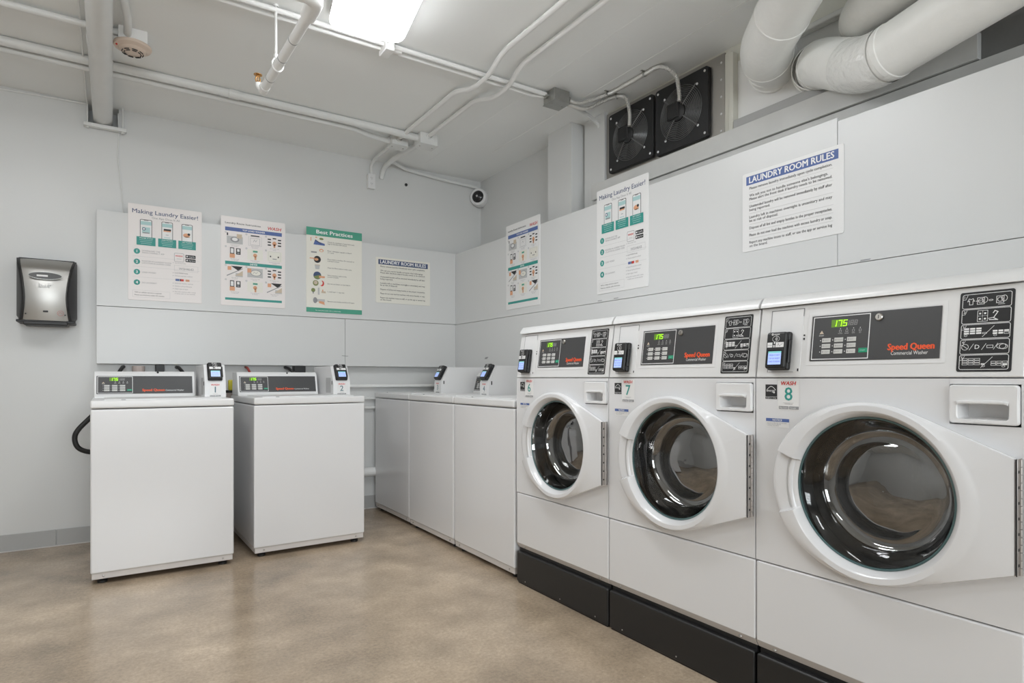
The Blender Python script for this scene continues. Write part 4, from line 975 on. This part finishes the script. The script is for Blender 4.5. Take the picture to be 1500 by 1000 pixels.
# ------------------------------------------------------------------ top loader (local: x right, y back, z up; front at y=0)
TW, TD = .655, .70
def top_loader():
    t = thing('top_load_washer', '', 'washing machine', (0, 0, 0), 0, 'white top-load washers')
    b = MB(); b.box((0, 0, .055), (TW, TD, .872), 'enamel', .009, 4); b.build('cabinet', t)
    b = MB(); b.box((.006, .006, .026), (TW-.006, TD-.01, .056), 'strip', .002)
    b.build('toe_strip', t)
    for x in (.055, TW-.055):
        b = MB(); b.screw(FRONT(.006), x, .041, .0055, .003); b.build('screw', t)
    for x in (.05, TW-.05):
        for y in (.05, TD-.06):
            b = MB(); b.lathe([(.022, 0), (.022, .012), (.010, .014), (.010, .03)], Frame((x, y, 0), (1, 0, 0), (0, 1, 0), (0, 0, 1)), 'rubber', 16, (True, True)); b.build('foot', t)
    b = MB(); b.box((-.001, -.004, .876), (TW+.001, TD, .916), 'top_white', .009, 4); b.build('worktop', t)
    b = MB(); b.box((.055, .045, .913), (TW-.055, .475, .921), 'top_white', .004, 3); lid = b.build('lid', t)
    b = MB(); b.prism(rrect(.13, -.003, .15, .003, .002), Frame((0, .046, .9165), (1, 0, 0), (0, 0, 1), (0, -1, 0)), 0, .001, 'ink_grey'); b.build('lid_mark', lid, smooth=False)
    # console, leaning back
    y0, z0, y1, z1 = .500, .916, .542, 1.066
    F = Frame((.006, y0, z0+.012), (1, 0, 0), (0, y1-.010-y0, z1-z0-.032)); cw = .508; L = math.hypot(y1-.010-y0, z1-z0-.032)
    prof = [(y0, z0), (y0, z0+.012), (y1-.010, z1-.020), (y1+.010, z1), (TD-.02, z1), (TD-.01, z0)]
    b = MB(); b.prism([(p[0], p[1]) for p in prof], Frame((.006+cw, 0, 0), (0, 1, 0), (0, 0, 1), (-1, 0, 0)), 0, cw, 'top_white', .005, 3); c = b.build('console', t)
    b = MB()
    b.frame_rect(F, .009, .006, cw-.009, L-.004, .007, .0012, 'white_plastic'); b.build('console_bezel', c, smooth=False)
    b = MB(); b.lathe([(.006, 0), (.006, .003), (.0001, .004)], Frame((.006+cw*.62, y1+.002, z1-.006), (1, 0, 0), (0, .7, .7)), 'black', 14); b.build('console_screw', c)
    panel_print(t, F.at(.012, .009, .0012), cw-.024, L-.016, True, False, False)
    # payment box standing on the worktop
    x0, x1 = .538, .650; f, bk, zt = .250, .668, 1.106
    prof = [(f, .9165), (f, 1.0), (f+.058, zt), (bk, zt), (bk, .9165)]
    b = MB(); b.prism(prof, Frame((x1, 0, 0), (0, 1, 0), (0, 0, 1), (-1, 0, 0)), 0, x1-x0, 'white_plastic', .004, 2)
    p = b.build('payment_box', t)
    S = Frame((x0, f, 1.0), (1, 0, 0), (0, .058, zt-1.0))
    reader(t, S.at(.017, .012, .0), .078, .112, .030)
    b = MB(); fx = Frame((x0, 0, 0), (0, -1, 0), (0, 0, 1), (-1, 0, 0)); b.rect(fx, -.40, .93, -.30, 1.03, .0005, 'grey_plastic')
    b.build('side_plate', p, smooth=False); b = MB(); b.fbox(fx, -.278, .985, -.001, -.271, 1.008, .002, 'black'); b.build('keyhole', p, smooth=False); b = MB(); fx2 = Frame((x1, 0, 0), (0, 1, 0), (0, 0, 1), (1, 0, 0)); b.fbox(fx2, .268, .985, -.001, .275, 1.008, .002, 'black'); b.build('keyhole', p, smooth=False)
    return t
tl = top_loader()
def place_top(o, loc, rz, num, label):
    o.location = loc; o.rotation_euler = (0, 0, rz); o['label'] = label
    number_tag(o, Frame((.563, .2496, .9185), (1, 0, 0), (0, 0, 1), (0, -1, 0)), .062, .078, num, 'ink_slate')
spec = [((-.092, 3.675, 0), R(.2), 1, 'white top-load washer numbered 1, leftmost, with a hose looping out on its left'),
        ((.675, 3.722, 0), R(1.4), 2, 'white top-load washer numbered 2, right of washer 1 along the back wall'),
        ((1.722, 4.604, 0), -PI/2, 3, 'white top-load washer numbered 3, pushed into the back corner'),
        ((1.718, 3.936, 0), -PI/2, 4, 'white top-load washer numbered 4, between washer 3 and the one beside the front loaders'),
        ((1.714, 3.262, 0), -PI/2, 5, 'white top-load washer standing right beside front-load washer 6')]
tops = [tl] + [copy_tree(tl) for _ in spec[1:]]
for o, a in zip(tops, spec): place_top(o, *a)

# ------------------------------------------------------------------ front loader
FWD, FD, FZ = .683, .70, .456
GC, GR = (.357, .723), .199       # glass centre and radius
def front_loader():
    t = thing('front_load_washer', '', 'washing machine', (0, 0, 0), 0, 'white front-load washers')
    F0 = FRONT(0)
    b = MB(); holed_plate(b, F0, [(0, FZ), (FWD, FZ), (FWD, .918), (.5365, .918), (.5365, 1.028), (0, 1.028)], GC, .215, -.02, 0, 'enamel', .0005)
    b.box((.535, .0, 1.0145), (FWD, .02, 1.028), 'enamel', .0005); b.box((.6775, .0, .9175), (FWD, .02, 1.0145), 'enamel', .0005)
    b.box((0, .018, .176), (.012, FD, 1.028), 'enamel'); b.box((FWD-.012, .018, .176), (FWD, FD, 1.028), 'enamel'); b.box((0, FD-.012, .176), (FWD, FD, 1.028), 'enamel')
    b.build('cabinet', t)
    b = MB(); b.box((0, 0, .198), (FWD, .03, FZ-.004), 'enamel', .006, 4); b.build('lower_panel', t)
    b = MB(); b.prism([(.002, .200), (.016, .1765), (.05, .1765), (.05, .2)], Frame((FWD, 0, 0), (0, 1, 0), (0, 0, 1), (-1, 0, 0)), 0, FWD, 'strip'); b.build('toe_strip', t)
    for x in (.06, FWD-.06):
        b = MB(); b.screw(Frame((x, .009, .187), (1, 0, 0), (0, .014, -.026*-1)), 0, 0, .0055, .004); b.build('screw', t)
    # control fascia, leaning back
    ly, lz = .0305, .217
    T = Frame((0, 0, 1.0315), (1, 0, 0), (0, ly, lz)); Lf = math.hypot(ly, lz)
    b = MB(); b.fbox(T, .001, 0, -.03, FWD-.001, Lf, 0, 'top_white', .003); b.box((.004, .06, 1.03), (FWD-.004, FD, 1.25), 'top_white'); b.build('control_fascia', t)
    b = MB(); b.prism([(.018, 1.250), (.020, 1.262), (.036, 1.283), (.07, 1.288), (FD, 1.288), (FD, 1.250)], Frame((FWD-.0005, 0, 0), (0, 1, 0), (0, 0, 1), (-1, 0, 0)), 0, FWD-.001, 'top_white', .006, 3); b.build('top_cap', t, angle=50)
    b = MB(); b.frame_rect(T, .168, .040, .519, .187, .010, .0012, 'white_plastic'); b.fbox(T, .163, .035, -.001, .524, .192, .0006, 'white_plastic', .0004, 1); b.build('panel_bezel', t, smooth=False)
    panel_print(t, T.at(.175, .047, .0014), .337, .133, True, True, True)
    b = MB(); b.fbox(T, .040, .016, -.001, .146, .208, .0012, 'white_plastic', .001, 2); cp = b.build('access_plate', t)
    b = MB(); b.line(T, [(.040, .016), (.040, .208), (.146, .208), (.146, .186)], .0026, .0016, 'ink_grey'); b.line(T, [(.044, .016), (.125, .016)], .0014, .0016, 'ink_grey')
    b.fbox(T, .150, .112, -.001, .154, .118, .002, 'black'); b.fbox(T, .150, .124, -.001, .154, .128, .002, 'black'); b.fbox(T, .138, .018, -.001, .142, .026, .002, 'black'); b.build('plate_seam', cp, smooth=False)
    reader(t, T.at(.047, .020, .001), .070, .117, .034)
    # instruction label: five framed pictograms
    iw, ih = .109, .194; I = T.at(.5495, .0125, 0)
    b = MB(); b.prism(rrect(0, 0, iw, ih, .005), I, 0, .0012, 'black', .0004, 1); il = b.build('instruction_label', t); J = I.at(0, 0, .0012)
    for k in range(5):
        v1 = ih-.006-k*.0370; v0 = v1-.0345; cy = (v0+v1)/2
        b = MB(); b.frame_rect(J, .006, v0, iw-.006, v1, .0012, .0004, 'ink_white', .004); b.text(J, str(k+1), .009, v1-.009, .006, .0004, 'ink_white'); b.line(J, [(.006, v1-.012), (.012, v1-.012), (.016, v1-.002)], .0008, .0004, 'ink_white'); W_ = 'ink_white'; e = .0004
        if k == 0:
            b.line(J, [(.020, cy-.008), (.020, cy+.002), (.016, cy), (.019, cy+.007), (.023, cy+.005), (.027, cy+.007), (.030, cy+.0), (.027, cy+.002), (.027, cy-.008)], .0011, e, W_, True)
            for u in (.044, .082):
                b.frame_rect(J, u-.008, cy-.008, u+.006, cy+.008, .0011, e, W_); b.line(J, circ(u-.001, cy, .005, 14), .001, e, W_, True); b.line(J, circ(u+.007, cy+.002, .0055, 14, .007), .001, e, W_, True)
            b.line(J, [(.033, cy), (.043, cy)], .0012, e, W_); b.line(J, circ(.063, cy, .004, 10, .0016), .0009, e, W_, True); b.line(J, [(.078, cy-.0115), (.090, cy-.0115)], .0009, e, W_)
        if k == 1:
            for q in range(2):
                for r_ in range(2): b.frame_rect(J, .038+.010*q, cy-.013+.013*r_, .048+.010*q, cy+.013*r_, .0009, e, W_); b.rect(J, .041+.010*q, cy-.009+.013*r_, .045+.010*q, cy-.005+.013*r_, e, W_)
            b.line(J, [(.062, cy-.010), (.078, cy-.011), (.070, cy-.006), (.078, cy+.008), (.072, cy+.011), (.069, cy+.006)], .0018, e, W_); b.line(J, [(.060, cy-.007), (.070, cy-.005)], .0014, e, W_)
        if k in (2, 4):
            for c_ in range(3):
                for r_ in range(3): (b.rect(J, .012+.0125*c_, cy-.006+.0055*r_, .0225+.0125*c_, cy-.002+.0055*r_, e, W_) if k == 2 else b.frame_rect(J, .012+.0125*c_, cy-.006+.0055*r_, .0225+.0125*c_, cy-.002+.0055*r_, .0008, e, W_))
            (b.frame_rect if k == 2 else b.rect)(J, *([.050, cy-.006, .058, cy-.003] + ([.0008] if k == 2 else [])), e, W_)
            b.line(J, [(.050, cy-.013), (.072, cy+.012)], .0009, e, W_)
            for c_ in range(3):
                for r_ in range(2): (b.rect(J, .070+.011*c_, cy-.008+.0055*r_, .079+.011*c_, cy-.004+.0055*r_, e, W_) if (k == 2) != (c_ == 2 and r_ == 0) else b.frame_rect(J, .070+.011*c_, cy-.008+.0055*r_, .079+.011*c_, cy-.004+.0055*r_, .0008, e, W_))
            b.line(J, circ(.016 if k == 2 else .055, cy-.009, .003, 10, .002), .0008, e, W_, True); b.line(J, circ(.075 if k == 2 else .094, cy-.0105, .003, 10, .002), .0008, e, W_, True)
        if k == 3:
            b.line(J, circ(.016, cy, .007, 16), .001, e, W_, True); b.line(J, [(.011, cy+.004), (.021, cy-.004)], .001, e, W_); b.text(J, 'D', .036, cy-.005, .010, e, W_)
            for u in (.025, .050, .073): b.line(J, [(u, cy-.007), (u+.008, cy+.007)], .0009, e, W_)
            b.frame_rect(J, .060, cy-.003, .072, cy+.003, .0009, e, W_); b.line(J, circ(.088, cy, .009, 14, .006), .001, e, W_, True); b.line(J, circ(.092, cy-.001, .008, 12, .006), .001, e, W_, True)
        b.build('pictogram', il, smooth=False)
    # soap drawer
    b = MB(); A = rrect(.538, .921, .676, 1.013, .008, 4)
    S = FRONT(0); c = (.607, .953)
    inner = rrect(.556, .932, .657, .973, .008, 4)
    an = angles_for(c, A, 60); oo = [ray_poly(c, a, A) for a in an]; ii = [ray_poly(c, a, inner) for a in an]
    lp = lambda rs, w, k=1.0: [S(c[0]+math.cos(a)*r_*k, c[1]+math.sin(a)*r_*k, w) for a, r_ in zip(an, rs)]
    b.loops([lp(oo, -.001), lp(oo, .006), lp([r_-.0035 for r_ in oo], .010), lp([r_+.002 for r_ in ii], .010), lp(ii, .008), lp([r_-.004 for r_ in ii], -.042)], 'white_plastic', close_last=True)
    d = b.build('soap_drawer', t)
    b = MB(); b.prism([(.557, .966), (.566, .9685), (.647, .9685), (.656, .966), (.658, .974), (.640, .977), (.573, .977), (.555, .974)], S, -.004, .015, 'white_plastic', .003); b.build('finger_grip', d)
    # stickers
    b = MB(); E_ = FRONT(0)
    b.rect(E_, .034, .972, .074, 1.009, .0006, 'ink_black'); b.line(E_, [(.039+.030*k/10, .992+.011*math.sin(PI*k/10)) for k in range(11)], .0016, .001, 'ink_white'); b.text(E_, 'energy', .038, .987, .0075, .001, 'ink_white', width=.029, shear=.25)
    b.poly(E_, [(.064+.0045*(1 if k % 2 == 0 else .42)*math.cos(PI/2+PI*k/5), .985+.0045*(1 if k % 2 == 0 else .42)*math.sin(PI/2+PI*k/5)) for k in range(10)], .0012, 'ink_white')
    b.rect(E_, .034, .964, .074, .971, .0006, 'ink_black'); b.text(E_, 'ENERGY STAR', .054, .9655, .004, .001, 'ink_white', align='c', maxw=.034); b.build('energy_sticker', t, smooth=False)
    b = MB(); b.rect(E_, .036, .878, .114, .906, .0005, 'sign_white'); b.rect(E_, .036, .895, .114, .905, .0008, 'ink_blue'); b.text(E_, 'NOTICE', .075, .897, .006, .0012, 'ink_white', align='c', bold=.02)
    for k in range(3): b.text(E_, ('DO NOT OVERLOAD THE MACHINE', 'CHECK POCKETS BEFORE', 'LOADING THE DRUM'), .040, .890-.0042*k, .0028, .0012, 'ink_grey', maxw=.066) if False else b.text(E_, ('DO NOT OVERLOAD THE MACHINE', 'CHECK POCKETS BEFORE', 'LOADING THE DRUM')[k], .040, .8895-.0042*k, .0028, .0012, 'ink_grey', maxw=.066)
    b.build('notice_sticker', t, smooth=False)
    # ---- door
    ec, rx, rz = (.346, .7225), .272, .242
    hx, hz0, hz1 = .677, .589, .849
    # tangent points of the hinge corners on the ellipse
    def tangent(px, pz, up):
        X_, Z_ = (px-ec[0])/rx, (pz-ec[1])/rz; D = math.hypot(X_, Z_); base = math.atan2(Z_, X_); al = math.acos(1/D)
        return base+al if up else base-al
    ta, tb = tangent(hx, hz1, True), tangent(hx, hz0, False)
    pt = lambda a, k=1.0: (ec[0]+rx*k*math.cos(a), ec[1]+rz*k*math.sin(a))
    n = 110; outl = [pt(ta + (2*PI+tb-ta)*k/n) for k in range(n+1)] + [(hx, hz0), (hx, hz1)]
    ell = [pt(2*PI*k/180) for k in range(180)]
    zt, zb = .812, .628
    nt = [math.atan2(z-GC[1], -math.sqrt(max(0, GR**2*1.9-(z-GC[1])**2))) for z in (zt, zb)]
    extra = []
    for q in nt: extra += [q-.012, q+.012]
    an = angles_for(GC, outl[-2:], 150, extra)
    ro = [ray_poly(GC, a, outl) for a in an]; re = [min(ray_poly(GC, a, ell), o_-.004) for a, o_ in zip(an, ro)]
    hi_, lo_ = nt[0] % (2*PI), nt[1] % (2*PI)
    notch = [hi_ <= a <= lo_ for a in an]
    S = FRONT(0)
    def lp(rs, w, dn=0.0): return [S(GC[0]+math.cos(a)*r_, GC[1]+math.sin(a)*r_, w-(dn if q else 0)) for a, r_, q in zip(an, rs, notch)]
    b = MB()
    b.loops([lp([GR+.004]*len(an), .004), lp([r_-.012 for r_ in ro], .004), lp([r_-.004 for r_ in ro], .012), lp(ro, .020, .004), lp(ro, .027, .008), lp([r_-.003 for r_ in ro], .032, .012), lp([r_-.002 for r_ in re], .037, .015), lp([r_-.010 for r_ in re], .041, .018),
             lp([GR+.034+.0*r_ for r_ in re], .045, .021), lp([GR+.020]*len(an), .0445, .022), lp([GR+.014]*len(an), .040, .018), lp([GR+.006]*len(an), .026, .006), lp([GR+.004]*len(an), .020, .002), lp([GR+.004]*len(an), .004)], 'enamel')
    door = b.build('door', t, angle=32)
    b = MB(); b.lathe([(GR+.004, .018), (GR+.0035, .0195), (GR+.0015, .020), (GR-.0015, .019), (GR-.004, .012)], FRONT(0, GC[0], GC[1]), 'gasket', 72); b.build('glass_rim', door)
    b = MB(); g = FRONT(0, GC[0], GC[1])
    prof = [(GR-.003, .018), (.191, .004), (.184, -.020), (.176, -.045), (.167, -.062), (.152, -.072), (.134, -.072), (.118, -.066), (.098, -.060), (.075, -.056), (.045, -.053), (.015, -.052), (.0001, -.052)]
    sm = catmull([(p[0], p[1], 0) for p in prof], 4); b.lathe([(max(.0001, p.x), p.y) for p in sm], g, 'door_glass', 72); b.build('glass_bowl', door, angle=80, flip=True)
    # grip in the notch
    b = MB(); arc = [g((GR+.026)*math.cos(a), (GR+.026)*math.sin(a), .020) for a in [R(180-21)+R(42)*k/16 for k in range(17)]]
    b.tube(arc, .0085, 'enamel', 10); arc = [g((GR+.036)*math.cos(a), (GR+.036)*math.sin(a), .0225) for a in [R(180-19)+R(38)*k/16 for k in range(17)]]; b.tube(arc, .003, 'ink_pale', 8); h = b.build('door_handle', door)
    # piano hinge down the right edge
    b = MB(); b.box((hx+.0005, -.030, hz0), (hx+.003, -.002, hz1), 'hinge_steel', .0006, 1); N_ = 15
    for k in range(N_):
        z0_ = hz0+(hz1-hz0)*k/N_; b.lathe([(.0038, 0), (.0038, (hz1-hz0)/N_-.0015)], Frame((hx+.004, -.014 + (.0 if k % 2 else .0), z0_), (1, 0, 0), (0, 1, 0), (0, 0, 1)), 'hinge_steel', 10, (True, True))
        if k % 2: b.box((hx+.002, -.026, z0_+.003), (hx+.0036, -.020, z0_+.009), 'gap')
    b.box((hx+.001, -.0335, hz0), (hx+.0025, -.029, hz1), 'gap'); b.build('hinge', door)
    # drum behind the glass
    b = MB(); b.lathe([(.214, -.002), (.205, -.030), (.200, -.050), (.216, -.070)], g, 'boot', 56); b.build('door_boot', t)
    b = MB(); b.lathe([(.205, -.060), (.255, -.085), (.265, -.11), (.265, -.40), (.24, -.43), (.0001, -.44)], g, 'drum', 56)
    dr = b.build('drum', t)
    for k in range(3):
        a0 = R(60+120*k); ca, sa = math.cos(a0), math.sin(a0)
        G = Frame(g(0, 0, 0), (ca, 0, sa), (-sa, 0, ca), (0, -1, 0)); b = MB()
        b.prism([(.264, -.05), (.225, -.022), (.205, -.010), (.205, .010), (.225, .022), (.264, .05)], G, -.40, -.10, 'drum', .006); b.build('lifter', dr)
    return t
fl = front_loader()
def place_front(o, y, num, label):
    o.location = (1.71, y, 0); o.rotation_euler = (0, 0, -PI/2); o['label'] = label
    number_tag(o, FRONT(0, .077, .932), .070, .090, num, 'ink_teal')
fspec = [(2.580, 6, 'white front-load washer numbered 6, farthest from the camera of the three'), (1.893, 7, 'white front-load washer numbered 7, middle of the three'), (1.206, 8, 'white front-load washer numbered 8, nearest the camera')]
fr_ = [fl] + [copy_tree(fl) for _ in fspec[1:]]
for o, a in zip(fr_, fspec): place_front(o, *a)
# pedestals
def pedestal():
    b = MB(); b.box((.002, -.002, .006), (FWD-.002, FD, .160), 'pedestal', .008, 4)
    t = b.build('washer_pedestal', None, origin=(0, 0, 0)); tag(t, '', 'pedestal', 'black washer pedestals')
    b = MB(); b.box((.01, .004, 0), (FWD-.01, FD-.01, .008), 'black'); b.box((.004, .018, .158), (FWD-.004, FD-.01, .1755), 'black'); b.build('plinth', t)
    for x in (.08, FWD-.08, .36):
        b = MB(); b.screw(FRONT(-.002), x, .022, .003, .002); b.build('screw', t)
    return t
pd = pedestal()
for k, (o, (y, num, _)) in enumerate(zip([pd, copy_tree(pd), copy_tree(pd)], fspec)):
    o.location = (1.71, y, 0); o.rotation_euler = (0, 0, -PI/2); o['label'] = 'black steel pedestal under front-load washer %d' % num

# ------------------------------------------------------------------ camera, world, view
cam = bpy.data.cameras.new('camera'); co = bpy.data.objects.new('camera', cam); COL.objects.link(co)
co.location = (0, 0, 1.03); co.rotation_euler = (PI/2, 0, R(-33.1))
cam.sensor_width = 36; cam.lens = 898/1500*36; cam.shift_y = 53/1500; cam.clip_start = .02
SC.camera = co
w = bpy.data.worlds.new('world'); SC.world = w; w.use_nodes = True
w.node_tree.nodes['Background'].inputs[0].default_value = (.9, .95, 1, 1); w.node_tree.nodes['Background'].inputs[1].default_value = .3
SC.view_settings.view_transform = 'Standard'; SC.view_settings.look = 'None'; SC.view_settings.gamma = 1
SC.view_settings.use_curve_mapping = False; SC.view_settings.exposure = EXPOSURE
SC.cycles.max_bounces = 10; SC.cycles.diffuse_bounces = 6; SC.cycles.glossy_bounces = 5; SC.cycles.transparent_max_bounces = 8
SC.cycles.sample_clamp_indirect = 6; SC.cycles.caustics_reflective = False
